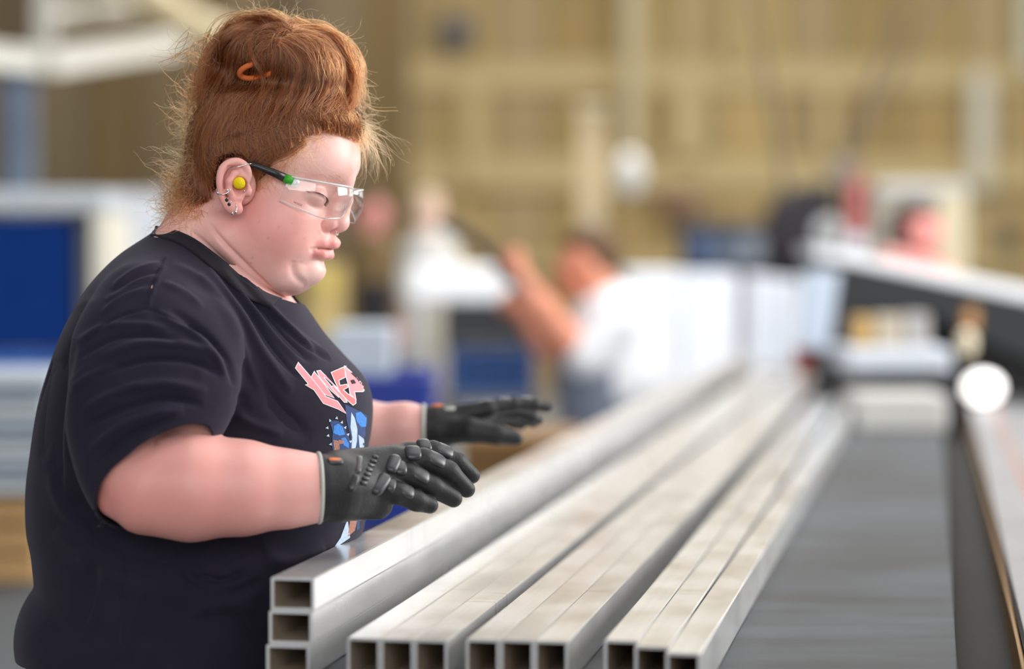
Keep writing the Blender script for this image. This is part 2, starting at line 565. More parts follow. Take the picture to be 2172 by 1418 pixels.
def bed_material():
    m = pbr('bench_steel', (0.034, 0.038, 0.045), 0.58, spec=0.22, bump=(60, 0.12))
    n, l = nodes_of(m); b = n['Principled BSDF']
    tc = n.new('ShaderNodeTexCoord')
    def nz(scale, st, det):
        mp = n.new('ShaderNodeMapping'); mp.inputs['Scale'].default_value = st; mp.inputs['Rotation'].default_value = (0, 0, 0.25)
        l.new(tc.outputs['Object'], mp.inputs[0])
        t = n.new('ShaderNodeTexNoise'); t.inputs['Scale'].default_value = scale; t.inputs['Detail'].default_value = det
        l.new(mp.outputs[0], t.inputs['Vector']); return t.outputs['Fac']
    a1 = nz(2.6, (1.4, 0.9, 1), 4); a2 = nz(5, (0.6, 2.4, 1), 6)
    ad = n.new('ShaderNodeMath'); ad.operation = 'ADD'; l.new(a1, ad.inputs[0]); l.new(a2, ad.inputs[1])
    cr = n.new('ShaderNodeValToRGB'); cr.color_ramp.elements[0].position = 0.40; cr.color_ramp.elements[1].position = 0.62
    cr.color_ramp.elements[0].color = (0.020, 0.0215, 0.025, 1); cr.color_ramp.elements[1].color = (0.056, 0.064, 0.076, 1)
    hf = n.new('ShaderNodeMath'); hf.operation = 'MULTIPLY'; hf.inputs[1].default_value = 0.5
    l.new(ad.outputs[0], hf.inputs[0]); l.new(hf.outputs[0], cr.inputs[0]); l.new(cr.outputs[0], b.inputs['Base Color'])
    return m
M_BED = bed_material()
M_DARKM = pbr('dark_metal', (0.012, 0.0115, 0.011), 0.7, spec=0.2, noise=(8, 0.3))
M_GREYM = pbr('machine_grey', srgb(88, 90, 92), 0.5, noise=(3, 0.08))
M_GLAREW = pbr('beam_glare_white', srgb(225, 228, 232), 0.45)
def sdist(x, y, z=Z_BED): return (atz(x, y, z) - c0) @ T_PERP
def along(p): return (p - c0) @ T_DIR
s0 = -0.012; s1 = sdist(2019, 1224); s2 = sdist(2128, 1178); s3 = s2 + 0.16
y0_, y1_ = -0.35, 5.3
def bp_(s, t, z): 
    q = c0 + T_PERP * s + T_DIR * t; return np.array([q[0], q[1], z])
bench_o = bp_((s0 + s3) / 2, 2.8, 0)
bench = thing('roller_bench', bench_o, 'long dark steel bench carrying the aluminium tubes, with a pale rail along its side', 'bench')
def slab(name, sa, sb, ta, tb, za, zb, mat, parent=bench, bevel=0.0015):
    return MB().box(bp_((sa + sb) / 2, (ta + tb) / 2, (za + zb) / 2), (sb - sa, tb - ta, zb - za), M_T).build(name, mat, parent, bevel=bevel)
slab('bed', s0, s1, y0_, y1_, Z_BED - 0.03, Z_BED - 0.0002, M_BED)
slab('trough', s1, s2, y0_, y1_, Z_BED - 0.10, Z_BED - 0.045, M_DARKM)
slab('rail', s2, s2 + 0.055, y0_, y1_, Z_BED - 0.10, Z_BED + 0.012, M_ALU2)
slab('scale_strip', s2 + 0.055, s2 + 0.059, y0_, y1_, Z_BED - 0.09, Z_BED + 0.0125, pbr('orange_scale', srgb(222, 105, 60), 0.5))
slab('outer_rail', s2 + 0.059, s3, y0_, y1_, Z_BED - 0.10, Z_BED + 0.012, M_ALU2)
slab('rail_lip', s2 - 0.006, s2 - 0.001, y0_, y1_, Z_BED - 0.06, Z_BED - 0.005, pbr('brass_strip', srgb(150, 110, 50), 0.4, 0.6))
for ta in (-0.1, 1.7, 3.4, 5.1):
    for sa in (0.04, s3 - 0.10):
        slab('leg', sa, sa + 0.07, ta, ta + 0.07, 0, Z_BED - 0.1, M_GREYM)
slab('apron', s0 + 0.01, s3 - 0.02, y0_ + 0.02, y1_ - 0.02, Z_BED - 0.16, Z_BED - 0.1, M_GREYM)
# ------------------------------------------------------------------ things beyond the bench (out of focus in the photograph)
def bx(name, x0, y0, x1, y1, d, th, mat, parent=None, bevel=0.004, loc=None):
    a, b = at(x0, y0, d), at(x1, y1, d)
    c = ((a[0] + b[0]) / 2, a[1] + th / 2, (a[2] + b[2]) / 2)
    return MB().box(c, (abs(b[0] - a[0]), th, abs(a[2] - b[2]))).build(name, mat, parent, bevel=bevel, loc=loc if loc is not None else (c if parent is None else None))
def base_at(x, d): 
    p = at(x, 545, d); return (p[0], p[1], 0)
def legs(parent, x0, x1, ytop, d, th, mat, r=0.03):
    for xx in (x0, x1):
        for dy in (0.04, th - 0.04):
            p = at(xx, ytop, d)
            MB().box((p[0], p[1] + dy, p[2] / 2), (r, r, p[2])).build('leg', mat, parent)
M_BLUE = pbr('bin_blue', srgb(4, 42, 138), 0.4)
M_BLUED = pbr('panel_blue', srgb(0, 44, 112), 0.6, spec=0.15, noise=(2, 0.15))
M_SLATE = pbr('slate_blue', srgb(112, 126, 146), 0.6)
M_LGREY = pbr('light_grey', srgb(190, 192, 192), 0.55)
M_WHITE = pbr('white_paint', srgb(222, 227, 236), 0.5)
M_CREAM = pbr('cream', srgb(214, 202, 170), 0.6)
M_BLACK = pbr('matt_black', (0.018, 0.018, 0.02), 0.6)
M_WOOD = pbr('raw_wood', srgb(176, 140, 92), 0.7, noise=(6, 0.25, (1, 6, 1)))
M_PINK2 = pbr('faded_red', srgb(176, 96, 92), 0.6)
M_ORANGE = pbr('orange_red', srgb(176, 56, 24), 0.5)

M_PORT = pbr('portal_grey', srgb(44, 46, 48), 0.6, spec=0.25, noise=(3, 0.08))
# -- saw portal across the bench
gp_ = thing('saw_portal', base_at(1950, 6.3), 'dark grey machine portal with sloping beam across the far bench', 'machine')
def quad(name, pts, d, th, mat, parent):
    P = [at(x, y, d) for x, y in pts]
    return MB().prism(P, (0, 1, 0), th).build(name, mat, parent, bevel=0.006)
quad('beam', [(1735, 545), (2420, 690), (2420, 860), (2020, 700), (1975, 668), (1818, 662), (1790, 785), (1742, 790), (1762, 620)], 6.2, 0.30, M_PORT, gp_)
quad('beam_top_glare', [(1722, 520), (2420, 655), (2420, 690), (1728, 545)], 6.2, 0.34, M_GLAREW, gp_)  # overexposed reflection along the beam, built as a white strip
quad('side_guard', [(1705, 575), (1782, 575), (1758, 745), (1695, 740)], 6.1, 0.04, pbr('pale_guard', srgb(176, 188, 204), 0.4), gp_)
quad('housing', [(2040, 690), (2420, 780), (2420, 900), (2080, 860)], 6.3, 0.4, M_BLACK, gp_)
bx('back_plate', 1795, 640, 2060, 860, 6.6, 0.03, pbr('dark_plate', srgb(70, 68, 66), 0.6), gp_)
p = at(1764, 788, 6.25)
MB().box((p[0], p[1] + 0.1, (p[2] + Z_BED) / 2), (0.05, 0.1, p[2] - Z_BED)).build('foot', M_PORT, gp_)
p = at(2320, 790, 6.25)
MB().box((p[0], p[1] + 0.1, p[2] / 2), (0.08, 0.1, p[2])).build('column', M_PORT, gp_)
MB().ball(at(2050, 728, 6.0), np.array([0.022, 0.02, 0.036])).build('lamp_shade', pbr('lamp_shade', srgb(226, 214, 186), 0.5), gp_, True)
MB().tube([at(2058, 660, 6.05), at(2056, 700, 6.02)], 0.02, 10).build('lamp_stem', pbr('amber', srgb(150, 104, 50), 0.4), gp_)
lampm = bpy.data.materials.new('lamp_glow'); lampm.use_nodes = True
lb = lampm.node_tree.nodes['Principled BSDF']; lb.inputs['Emission Color'].default_value = (1, 0.97, 0.93, 1); lb.inputs['Emission Strength'].default_value = 2.6
MB().ball(at(2085, 822, 5.95), np.array([0.048, 0.02, 0.038]), 16, 10).build('work_lamp', lampm, gp_, True)

tray = thing('carriage_tray', at(1905, 810, 6.0), 'white tray carriage under the sloping machine beam', 'tray')
bx('tray_body', 1795, 738, 2020, 792, 5.7, 0.35, pbr('tray_white', srgb(188, 194, 204), 0.5), tray, 0.012)
bx('tray_shade', 1850, 792, 2030, 826, 5.75, 0.3, M_BLACK, tray)  # black box in place of the shadow under the tray
tag(bx('end_stop', 1815, 835, 2012, 918, 5.3, 0.2, pbr('stop_white', srgb(186, 186, 182), 0.35), None, 0.01), 'pale rectangular stop block sitting on the dark bench bed', 'block')
for i, (x0, x1, c, nm) in enumerate(((1812, 1852, srgb(180, 148, 92), 'small tan carton'), (1858, 1915, srgb(176, 166, 148), 'small cream carton'), (1920, 1972, srgb(164, 160, 158), 'small pale grey carton'))):
    tag(bx('carton', x0, 672 - 3 * i, x1, 738, 5.8, 0.1, pbr(f'carton_{i}', c, 0.7)), f'{nm} standing on the white tray of the saw', 'carton', 'cartons on the tray')
tag(quad('red_clamp', [(1688, 735), (1722, 730), (1728, 775), (1708, 805), (1690, 785)], 6.4, 0.06, M_ORANGE, None), 'small orange-red clamp beside the foot of the grey portal', 'clamp')

# -- white sheets on trolleys behind the tubes
for (nm, x0, x1, y0, y1, d, lab) in (('sheet_trolley', 1330, 1565, 572, 850, 7.6, 'trolley stacked with large bright white sheets behind the bending worker'), ('sheet_trolley', 1590, 1700, 585, 770, 8.2, 'narrow trolley of white panels next to the machine portal')):
    t = thing(nm, base_at((x0 + x1) / 2, d), lab, 'trolley')
    n_ = 2
    for k in range(n_):
        xa = x0 + (x1 - x0) * k / n_
        bx('sheet', xa + 2, y0 + 6 * (k % 2), xa + (x1 - x0) / n_ - 2, y1, d + 0.02 * (k % 3), 0.5, M_WHITE, t, 0.006)
    bx('deck', x0 - 10, y1, x1 + 10, y1 + 18, d - 0.05, 0.6, M_LGREY, t)
    legs(t, x0 + 6, x1 - 6, y1 + 18, d, 0.5, M_LGREY)
pst = thing('support_post', base_at(1325, 7.2), 'thin dark upright post in front of the white sheets', 'post')
p = at(1325, 600, 7.2)
MB().box((p[0], p[1], p[2] / 2), (0.022, 0.022, p[2])).build('shaft', M_SLATE, pst)
bx('foot', 1305, 830, 1345, 862, 7.18, 0.06, M_GREYM, pst)

# -- racks and machines along the tan wall
rk = thing('tool_rack', base_at(1600, 12), 'dark rack with blue-grey boxes below the tan wall', 'rack')
bx('back_board', 1450, 470, 1745, 640, 12, 0.3, pbr('rack_dark', srgb(46, 48, 62), 0.6), rk)
for k in range(5):
    bx('box', 1465 + 54 * k, 500 + 6 * (k % 2), 1510 + 54 * k, 560, 11.8, 0.18, [pbr('rack_blue', srgb(92, 112, 150), 0.6), M_SLATE, pbr('rack_pale', srgb(150, 158, 170), 0.6)][k % 3], rk)
legs(rk, 1455, 1740, 640, 12, 0.3, M_BLACK, 0.06)
mh = thing('black_machine_head', base_at(1710, 10.5), 'black angular machine head rising beside the pink upright', 'machine')
quad('hood', [(1635, 480), (1650, 425), (1690, 395), (1770, 385), (1775, 545), (1640, 545)], 10.5, 0.4, pbr('hood_black', srgb(34, 30, 40), 0.5), mh)
p = at(1705, 545, 10.6)
MB().box((p[0], p[1] + 0.2, p[2] / 2), (0.25, 0.3, p[2])).build('column', M_BLACK, mh)
pk = thing('pink_upright', base_at(1815, 9.0), 'faded pink-red upright pillar with white base above the machine portal', 'pillar')
p = at(1815, 372, 9.0)
MB().box((p[0], p[1], p[2] / 2), (0.06, 0.08, p[2])).build('pillar', M_PINK2, pk)
for sx in (-1, 1): MB().box((p[0] + sx * 0.042, p[1] + 0.01, p[2] / 2 - 0.02), (0.02, 0.06, p[2] - 0.04)).build('guide', M_BLACK, pk)
bx('cap', 1798, 500, 1838, 535, 8.9, 0.1, M_WHITE, pk)
for (x, y, r, lab) in ((1758, 490, 0.052, 'pale round dial low beside the pink upright'), (1787, 362, 0.045, 'grey round pulley at the top of the pink upright')):
    dial = thing('round_dial', at(x, y, 8.95), lab, 'dial')
    MB().tube([at(x, y, 8.97), at(x, y, 8.9)], r, 24).build('disc', M_LGREY if r > 0.05 else pbr('pulley_grey', srgb(140, 128, 120), 0.5), dial)
    MB().tube([at(x, y, 8.9), at(x, y, 8.87)], r * 0.3, 16).build('hub', M_GREYM, dial)
    MB().box(at(x + 28, y, 8.99), (0.07, 0.02, 0.02)).build('bracket', M_GREYM, dial)
cb_ = thing('cream_cabinet', base_at(1955, 9.5), 'tall cream cabinet behind the worker at the machine portal', 'cabinet')
a, b = at(1862, 385, 9.5), at(2052, 385, 9.5)
MB().box(((a[0] + b[0]) / 2, a[1] + 0.2, a[2] / 2), (b[0] - a[0], 0.4, a[2])).build('carcass', pbr('cabinet_grey', srgb(190, 184, 168), 0.6), cb_, bevel=0.03)
MB().box((b[0] - 0.06, a[1] - 0.01, a[2] / 2), (0.12, 0.03, a[2] * 0.96)).build('door_edge', M_CREAM, cb_, bevel=0.01)
MB().box(((a[0] + b[0]) / 2, a[1] - 0.01, a[2] - 0.03), (b[0] - a[0], 0.03, 0.05)).build('top_edge', M_LGREY, cb_, bevel=0.01)
tag(bx('wall_box', 2128, 488, 2165, 525, 24.3, 0.1, M_BLACK, None), 'small dark box fixed low on the tan wall at far right', 'box')
tag(bx('wall_speaker', 940, 35, 1000, 90, 24.0, 0.3, pbr('speaker_slate', srgb(66, 70, 84), 0.6), None), 'dark slate box high on the tan wall near the partition edge', 'box')
tag(bx('low_cupboard', 1395, 406, 1485, 446, 24.1, 0.35, pbr('cupboard_brown', srgb(128, 92, 72), 0.6), None), 'reddish brown box shelf low on the tan wall', 'shelf')

# -- things hanging from the roof
def hang(name, lab, cat, pts, r, mat):
    t = thing(name, pts[-1], lab, cat)
    MB().tube(pts, r, 8).build('line', mat, t)
    return t
M_CABLE = pbr('cable_grey', srgb(110, 96, 78), 0.6)
for (xa, ya, xb, yb, lab) in ((1592, -40, 1668, 420, 'dark diagonal lifting cable left of the pink upright'), (2010, -40, 1806, 335, 'dark slanting cable running down to the pink upright from upper right'), (1925, -40, 1795, 330, 'thin slanting cable beside the thicker one above the pink upright')):
    hang('lifting_cable', lab, 'cable', [at(xa, ya, 9.3), at(xb, yb, 9.3)], 0.014, M_CABLE)
bl = hang('tool_balancer', 'white spring balancer hanging on a pale line before the tan wall', 'balancer', [at(1340, -40, 13), at(1338, 330, 13)], 0.02, pbr('pale_line', srgb(176, 168, 146), 0.6))
MB().ball(at(1336, 368, 13), np.array([0.075, 0.07, 0.12]), 16, 12).build('drum', pbr('drum_white', srgb(222, 222, 220), 0.4), bl, True)
sp_ = thing('pale_duct', at(1255, 400, 14), 'short pale upright duct box in front of the tan wall', 'duct')
bx('duct_body', 1228, 232, 1284, 470, 14, 0.2, pbr('duct_pale', srgb(208, 188, 150), 0.6), sp_)
bx('duct_collar', 1222, 222, 1290, 236, 13.97, 0.26, M_CREAM, sp_)
p = at(1255, 470, 14.1)
MB().box((p[0], p[1], p[2] / 2), (0.08, 0.08, p[2])).build('stand', M_LGREY, sp_)

# -- crane frame, upper left
cr = thing('crane_frame', at(95, 135, 9.0), 'white crane beam frame meeting at a hanging post, upper left', 'crane')
def beam(name, a, b, w, h, mat, parent):
    a, b = np.array(a), np.array(b); d = b - a; L = np.linalg.norm(d); y = d / L
    x = np.cross(y, [0, 0, 1.0]); x /= np.linalg.norm(x); z = np.cross(x, y)
    M = np.stack([x, y, z], 1)
    mb = MB()
    c = (a + b) / 2
    mb.box(c + z * (h / 2 - 0.01), (w, L, 0.02), M); mb.box(c - z * (h / 2 - 0.01), (w, L, 0.02), M); mb.box(c, (0.03 if w > 0.05 else w, L, h - 0.03), M)
    mb.box(c + x * w * 0.3, (0.01, L, h - 0.04), M)
    return mb.build(name, mat, parent)
M_CRANE = pbr('crane_white', srgb(214, 212, 202), 0.5)
beam('beam', at(-120, 108, 8.4), at(95, 132, 9.0), 0.08, 0.085, M_CRANE, cr)
beam('beam', at(95, 132, 9.0), at(375, 92, 11.5), 0.08, 0.095, M_CRANE, cr)
beam('beam', at(100, 30, 11.5), at(330, 6, 13.0), 0.08, 0.05, M_CRANE, cr)
MB().box((at(95, 40, 8.95)[0], at(95, 40, 8.95)[1], at(95, 30, 8.95)[2]), (0.07, 0.07, 0.45)).build('hanger', pbr('hanger_grey', srgb(176, 174, 164), 0.5), cr, bevel=0.004)
dc = thing('air_duct', at(400, 50, 12), 'curved beige pipe duct below the roof behind the woman\'s bun', 'duct')
MB().tube([PWp for PWp in [at(*q, 12.0) for q in spline([(230, -60), (320, -5), (400, 48), (480, 88), (600, 110)], 24)]], 0.085, 16).build('duct_pipe', pbr('duct_beige', srgb(196, 180, 142), 0.6), dc, True)
for q in ((330, 2), (455, 77)):
    MB().tube([at(q[0] - 6, q[1] - 4, 12.0), at(q[0] + 6, q[1] + 4, 12.0)], 0.095, 16).build('joint', M_CREAM, dc)

# -- blue press, left edge
pr = thing('blue_press', base_at(60, 6.0), 'machine with deep blue door and pale grey frame at the left edge', 'machine')
bx('door', -160, 462, 150, 742, 6.0, 0.10, M_BLUED, pr, 0.01)
bx('top_bar', -160, 400, 226, 452, 5.98, 0.4, pbr('frame_grey', srgb(176, 182, 188), 0.5), pr, 0.01)
a = at(190, 452, 5.98); b = at(226, 452, 5.98)
MB().box(((a[0] + b[0]) / 2, a[1] + 0.2, a[2] / 2), (b[0] - a[0], 0.4, a[2])).build('frame_post', pbr('post_cream', srgb(204, 200, 186), 0.5), pr, bevel=0.006)
bx('inner_edge', 152, 452, 188, 900, 6.1, 0.2, pbr('edge_grey', srgb(150, 158, 176), 0.5), pr)
bx('lower_panel', -160, 748, 150, 830, 6.02, 0.1, pbr('panel_mid_blue', srgb(32, 92, 180), 0.5), pr)
p = at(0, 830, 6.05)
MB().box((p[0], p[1] + 0.3, p[2] / 2), (0.5, 0.5, p[2])).build('plinth', M_GREYM, pr)
cl_ = thing('blue_column', base_at(40, 10), 'slate blue steel column rising behind the press', 'column')
p = at(40, 150, 10)
MB().box((p[0], p[1], p[2] / 2), (0.12, 0.12, p[2])).build('shaft', pbr('column_slate', srgb(108, 122, 142), 0.6), cl_)
bx('head_plate', 0, 140, 82, 158, 9.9, 0.2, pbr('column_slate', srgb(108, 122, 142), 0.6), cl_)
tag(bx('white_board', 246, 408, 352, 640, 10.0, 0.06, M_WHITE, None), 'upright white board behind the woman\'s neck', 'board')
bd = bpy.data.objects['white_board']
p = at(300, 640, 10.0)
MB().box((p[0], p[1] + 0.05, p[2] / 2), (0.16, 0.1, p[2])).build('stand', M_WOOD, bd)
# sheet pile on a pallet, lower left
pl = thing('sheet_pile', base_at(20, 4.6), 'pile of blue-grey sheets on a wooden crate at lower left', 'pile')
for k in range(9):
    bx('sheet', -160 - 4 * (k % 3), 800 + 28 * k, 104 - 5 * ((k * 7) % 4), 824 + 28 * k, 4.6, 0.5, [pbr('sheet_a', srgb(158, 168, 178), 0.5), pbr('sheet_b', srgb(132, 144, 158), 0.5), pbr('sheet_c', srgb(176, 182, 186), 0.5)][k % 3], pl, 0.003)
for k in range(3):
    bx('crate_board', -160, 1056 + 62 * k, 72, 1112 + 62 * k, 4.62, 0.5, M_WOOD, pl)
p = at(-50, 1242, 4.7)
MB().box((p[0], p[1] + 0.25, p[2] / 2), (0.28, 0.4, p[2])).build('crate_base', pbr('base_grey', srgb(140, 142, 144), 0.6), pl)

# -- middle ground between the woman and the tubes
tb_ = thing('white_bench', base_at(985, 8.5), 'bench with bright white top behind the woman\'s hands', 'bench')
bx('top', 866, 566, 1098, 640, 8.5, 0.5, pbr('bench_white', srgb(244, 246, 250), 0.4), tb_, 0.02)
legs(tb_, 880, 1085, 640, 8.5, 0.5, M_LGREY, 0.05)
def crate(nm, x0, y0, x1, y1, d, th, mat, lab, nslot):
    t = thing(nm, at((x0 + x1) / 2, y1, d), lab, 'crate', 'stacked crates')
    bx('back', x0, y0, x1, y1, d + th - 0.02, 0.02, mat, t, 0)
    a_, b_ = at(x0, y0, d), at(x1, y1, d)
    for xx in (a_[0], b_[0]):
        MB().box((xx, a_[1] + th / 2, (a_[2] + b_[2]) / 2), (0.02, th, a_[2] - b_[2])).build('side', mat, t)
    MB().box(((a_[0] + b_[0]) / 2, a_[1] + th / 2, b_[2] + 0.01), (b_[0] - a_[0], th, 0.02)).build('bottom', mat, t)
    for k in range(nslot + 1):
        yy = y0 + (y1 - y0) * k / nslot
        yy = min(max(yy, y0 + 5), y1 - 5); bx('slat', x0, yy - 5, x1, yy + 5, d, 0.02, mat, t, 0)
    for k in range(7):
        xx = x0 + (x1 - x0) * k / 6
        bx('rib', xx - 4, y0, xx + 4, y1, d - 0.005, 0.02, mat, t, 0)
    return t
M_CRB = pbr('crate_black', srgb(46, 48, 54), 0.5); M_CRBL = pbr('crate_blue', srgb(44, 78, 134), 0.5)
crate('stacking_crate', 948, 640, 1132, 738, 7.4, 0.4, M_CRB, 'black slotted crate on top of the blue one, behind the woman\'s hand', 4)
crate('stacking_crate', 956, 740, 1126, 838, 7.4, 0.4, M_CRBL, 'dark blue slotted crate under the black crate', 4)
pal = thing('crate_stand', base_at(1040, 7.4), 'grey stand carrying the black and blue crates', 'stand')
bx('deck', 940, 839, 1140, 856, 7.36, 0.5, M_GREYM, pal)
legs(pal, 950, 1130, 856, 7.4, 0.45, M_GREYM, 0.04)
bb = thing('blue_bin', base_at(850, 5.6), 'vivid blue open bin beside the woman\'s far arm', 'bin')
a, b = at(740, 796, 5.6), at(905, 1120, 5.6)
for nm, c, d_ in (('front', ((a[0] + b[0]) / 2, a[1], (a[2] + b[2]) / 2), (b[0] - a[0], 0.02, a[2] - b[2])), ('back', ((a[0] + b[0]) / 2, a[1] + 0.5, (a[2] + b[2]) / 2), (b[0] - a[0], 0.02, a[2] - b[2])),
                  ('side', (a[0], a[1] + 0.25, (a[2] + b[2]) / 2), (0.02, 0.5, a[2] - b[2])), ('side', (b[0], a[1] + 0.25, (a[2] + b[2]) / 2), (0.02, 0.5, a[2] - b[2])),
                  ('bottom', ((a[0] + b[0]) / 2, a[1] + 0.25, b[2] + 0.01), (b[0] - a[0], 0.5, 0.02)), ('rim', ((a[0] + b[0]) / 2, a[1] - 0.01, a[2] - 0.015), (b[0] - a[0] + 0.03, 0.03, 0.03))):
    MB().box(c, d_).build(nm, M_BLUE, bb, bevel=0.003)
for xx in (a[0] + 0.03, b[0] - 0.03):
    for yy in (a[1] + 0.04, a[1] + 0.46):
        MB().box((xx, yy, b[2] / 2), (0.04, 0.04, b[2])).build('leg', M_GREYM, bb)
tag(bx('grey_carton', 700, 694, 826, 796, 5.75, 0.35, pbr('carton_grey', srgb(172, 182, 192), 0.6), None), 'pale grey-blue carton sitting in the vivid blue bin', 'carton')
wb = thing('wooden_crate', base_at(1110, 4.3), 'brown wooden crate seen under the woman\'s far hand', 'crate')
for k in range(3):
    bx('board', 985, 930 + 52 * k, 1240, 978 + 52 * k, 4.3, 0.4, pbr('crate_brown', srgb(124, 92, 52), 0.7, noise=(5, 0.25, (1, 1, 6))), wb)
p = at(1110, 1086, 4.3)
MB().box((p[0], p[1] + 0.2, p[2] / 2), (0.2, 0.3, p[2])).build('base', M_GREYM, wb)
yb = thing('yellow_stand', base_at(700, 9.5), 'pale yellow upright stand just in front of the woman\'s chest', 'stand')
bx('upright', 650, 560, 728, 720, 9.5, 0.1, pbr('stand_yellow', srgb(206, 182, 120), 0.6), yb)
bx('knob', 683, 585, 705, 612, 9.45, 0.05, pbr('bright_yellow', srgb(214, 196, 40), 0.5), yb)
p = at(690, 720, 9.5)
MB().box((p[0], p[1], p[2] / 2), (0.06, 0.06, p[2])).build('foot', M_LGREY, yb)

# -- other workers
def PWd(p, d0):
    p = np.asarray(p, float); k = d0 / F_PX
    return CAM + A_F * d0 + np.multiply.outer((p[..., 0] - 1086) * k, A_R) - np.multiply.outer((p[..., 1] - 709) * k, A_U) - np.multiply.outer(p[..., 2] * k, A_F)
def soft(name, chains, d, mat, parent, h, k=10, ells=()):
    pts = np.concatenate([np.array(c[0], float) for c in chains] + [np.array([e_[0]], float) for e_ in ells])
    rm = max([max(c[1]) for c in chains] + [max(e_[1]) for e_ in ells] + [1])
    V = Vol(pts.min(0) - rm - 3 * h, pts.max(0) + rm + 3 * h, h)
    for p_, r_ in chains: V.chain(np.array(p_, float), r_, k, k)
    for c_, r_ in ells: V.add(f_ell(c_, r_), k)
    P, F = V.mesh(); P = laplace(P, F, 1, 0.5)
    W = PWd(P, d)
    a_, b_, c_, d_ = (W[F[:, i]] - W.mean(0) for i in range(4))
    if np.einsum('ij,ij->i', a_, np.cross(b_, c_)).sum() + np.einsum('ij,ij->i', a_, np.cross(c_, d_)).sum() < 0: F = F[:, ::-1]
    return mk(name, W, F, mat, parent, True)
M_SK2 = pbr('worker_skin', srgb(214, 140, 112), 0.5); M_SK3 = pbr('worker_skin_pink', srgb(222, 146, 140), 0.5)
def hand_pts(w, dirv, n, L, r):
    """five short finger chains from wrist point w"""
    w = np.array(w, float); d_ = np.array(dirv, float); d_ /= np.linalg.norm(d_); n = np.array(n, float)
    out = [([w, w + d_ * L * 0.5], [r * 1.6, r * 1.9])]
    for i in range(4):
        o = n * (i - 1.5) * r * 1.1
        out.append(([w + d_ * L * 0.45 + o, w + d_ * L * (0.85 + 0.1 * (i in (1, 2))) + o * 1.2, w + d_ * L * (1.05 + 0.1 * (i in (1, 2))) + o * 1.2 + np.array([0, r, 0])], [r * 0.62, r * 0.55, r * 0.45]))
    out.append(([w + d_ * L * 0.2 - n * r * 1.6, w + d_ * L * 0.55 - n * r * 2.8], [r * 0.7, r * 0.5]))
    return out
def head(cx, cy, s, face, hair_dir):
    """skull, nose and ears around cx, cy; face = unit direction in u, w"""
    fx, fw = face
    e_ = [((cx, cy, 0), (s * 0.82, s, s * 0.78)), ((cx + fx * s * 0.25, cy + s * 0.42, fw * s * 0.25), (s * 0.62, s * 0.72, s * 0.6)),
          ((cx + fx * s * 0.92, cy + s * 0.2, fw * s * 0.92), (s * 0.16, s * 0.22, s * 0.16)),
          ((cx + fw * s * 0.78, cy + s * 0.15, -fx * s * 0.78), (s * 0.16, s * 0.26, s * 0.16)), ((cx - fw * s * 0.78, cy + s * 0.15, fx * s * 0.78), (s * 0.16, s * 0.26, s * 0.16)),
          ((cx + fx * s * 0.8, cy + s * 0.72, fw * s * 0.8), (s * 0.16, s * 0.08, s * 0.2))]
    return e_
def floor_v(d): return 709 + (CAM_H / math.cos(PITCH) - d * math.sin(PITCH)) / (d / F_PX) * 1.0
# bending worker with raised arms
d = 6.6; fv = floor_v(d) - 20
w1 = thing('person', base_at(1290, d), 'worker in white T-shirt and grey overalls leaning left with forearm raised', 'person')
soft('body', [([(1275, 640, 0), (1262, 600, 0)], [48, 44]), ([(1262, 745, 70), (1205, 725, 90), (1150, 655, 110), (1100, 590, 110)], [36, 34, 30, 20]), ([(1290, 760, -90), (1230, 790, -140), (1150, 720, -150), (1110, 660, -150)], [36, 32, 28, 20])]
     + hand_pts((1100, 588, 110), (-0.5, -0.8, 0), (0.7, -0.5, 0.5), 50, 14) + hand_pts((1108, 658, -150), (-0.6, -0.7, 0), (0.7, -0.5, 0.5), 46, 13), d, M_SK2, w1, 5, 10, head(1242, 562, 66, (-0.96, 0.2), None))
soft('hair', [], d, pbr('worker_hair', srgb(92, 68, 44), 0.7), w1, 4, 8, [((1272, 535, 0), (52, 52, 56)), ((1250, 512, 0), (54, 30, 50))])
soft('t_shirt', [([(1300, 690, 0), (1330, 820, 0)], [92, 110]), ([(1300, 680, 70), (1240, 755, 85)], [58, 48]), ([(1300, 680, -70), (1255, 740, -95)], [55, 46])], d, pbr('worker_white', srgb(232, 234, 238), 0.8), w1, 6, 14)
soft('overalls', [([(1280, 800, 0), (1300, 960, 0), (1300, 1150, 0)], [104, 112, 108]), ([(1290, 1150, 55), (1270, 1500, 60), (1270, fv - 60, 60)], [80, 58, 46]), ([(1310, 1150, -55), (1340, 1500, -60), (1340, fv - 60, -60)], [80, 58, 46])], d, pbr('overall_grey', srgb(118, 126, 142), 0.8), w1, 9, 18)
soft('shoes', [([(1270, fv - 10, 60), (1200, fv + 4, 65)], [34, 26]), ([(1340, fv - 10, -60), (1270, fv + 4, -60)], [34, 26])], d, M_BLACK, w1, 7, 8)
hs = thing('black_hose', at(1090, 592, 6.5), 'thick black hose held in front of the bending worker\'s hand', 'hose')
MB().tube([at(q[0], q[1], 6.1 + 0.33 * i / 19) for i, q in enumerate(spline([(940, 470), (985, 492), (1030, 530), (1070, 570), (1100, 605)], 20))], 0.016, 10).build('hose_tube', M_BLACK, hs, True)
MB().tube([at(1094, 598, 6.42), at(1110, 620, 6.43)], 0.018, 12).build('nozzle', M_GREYM, hs)
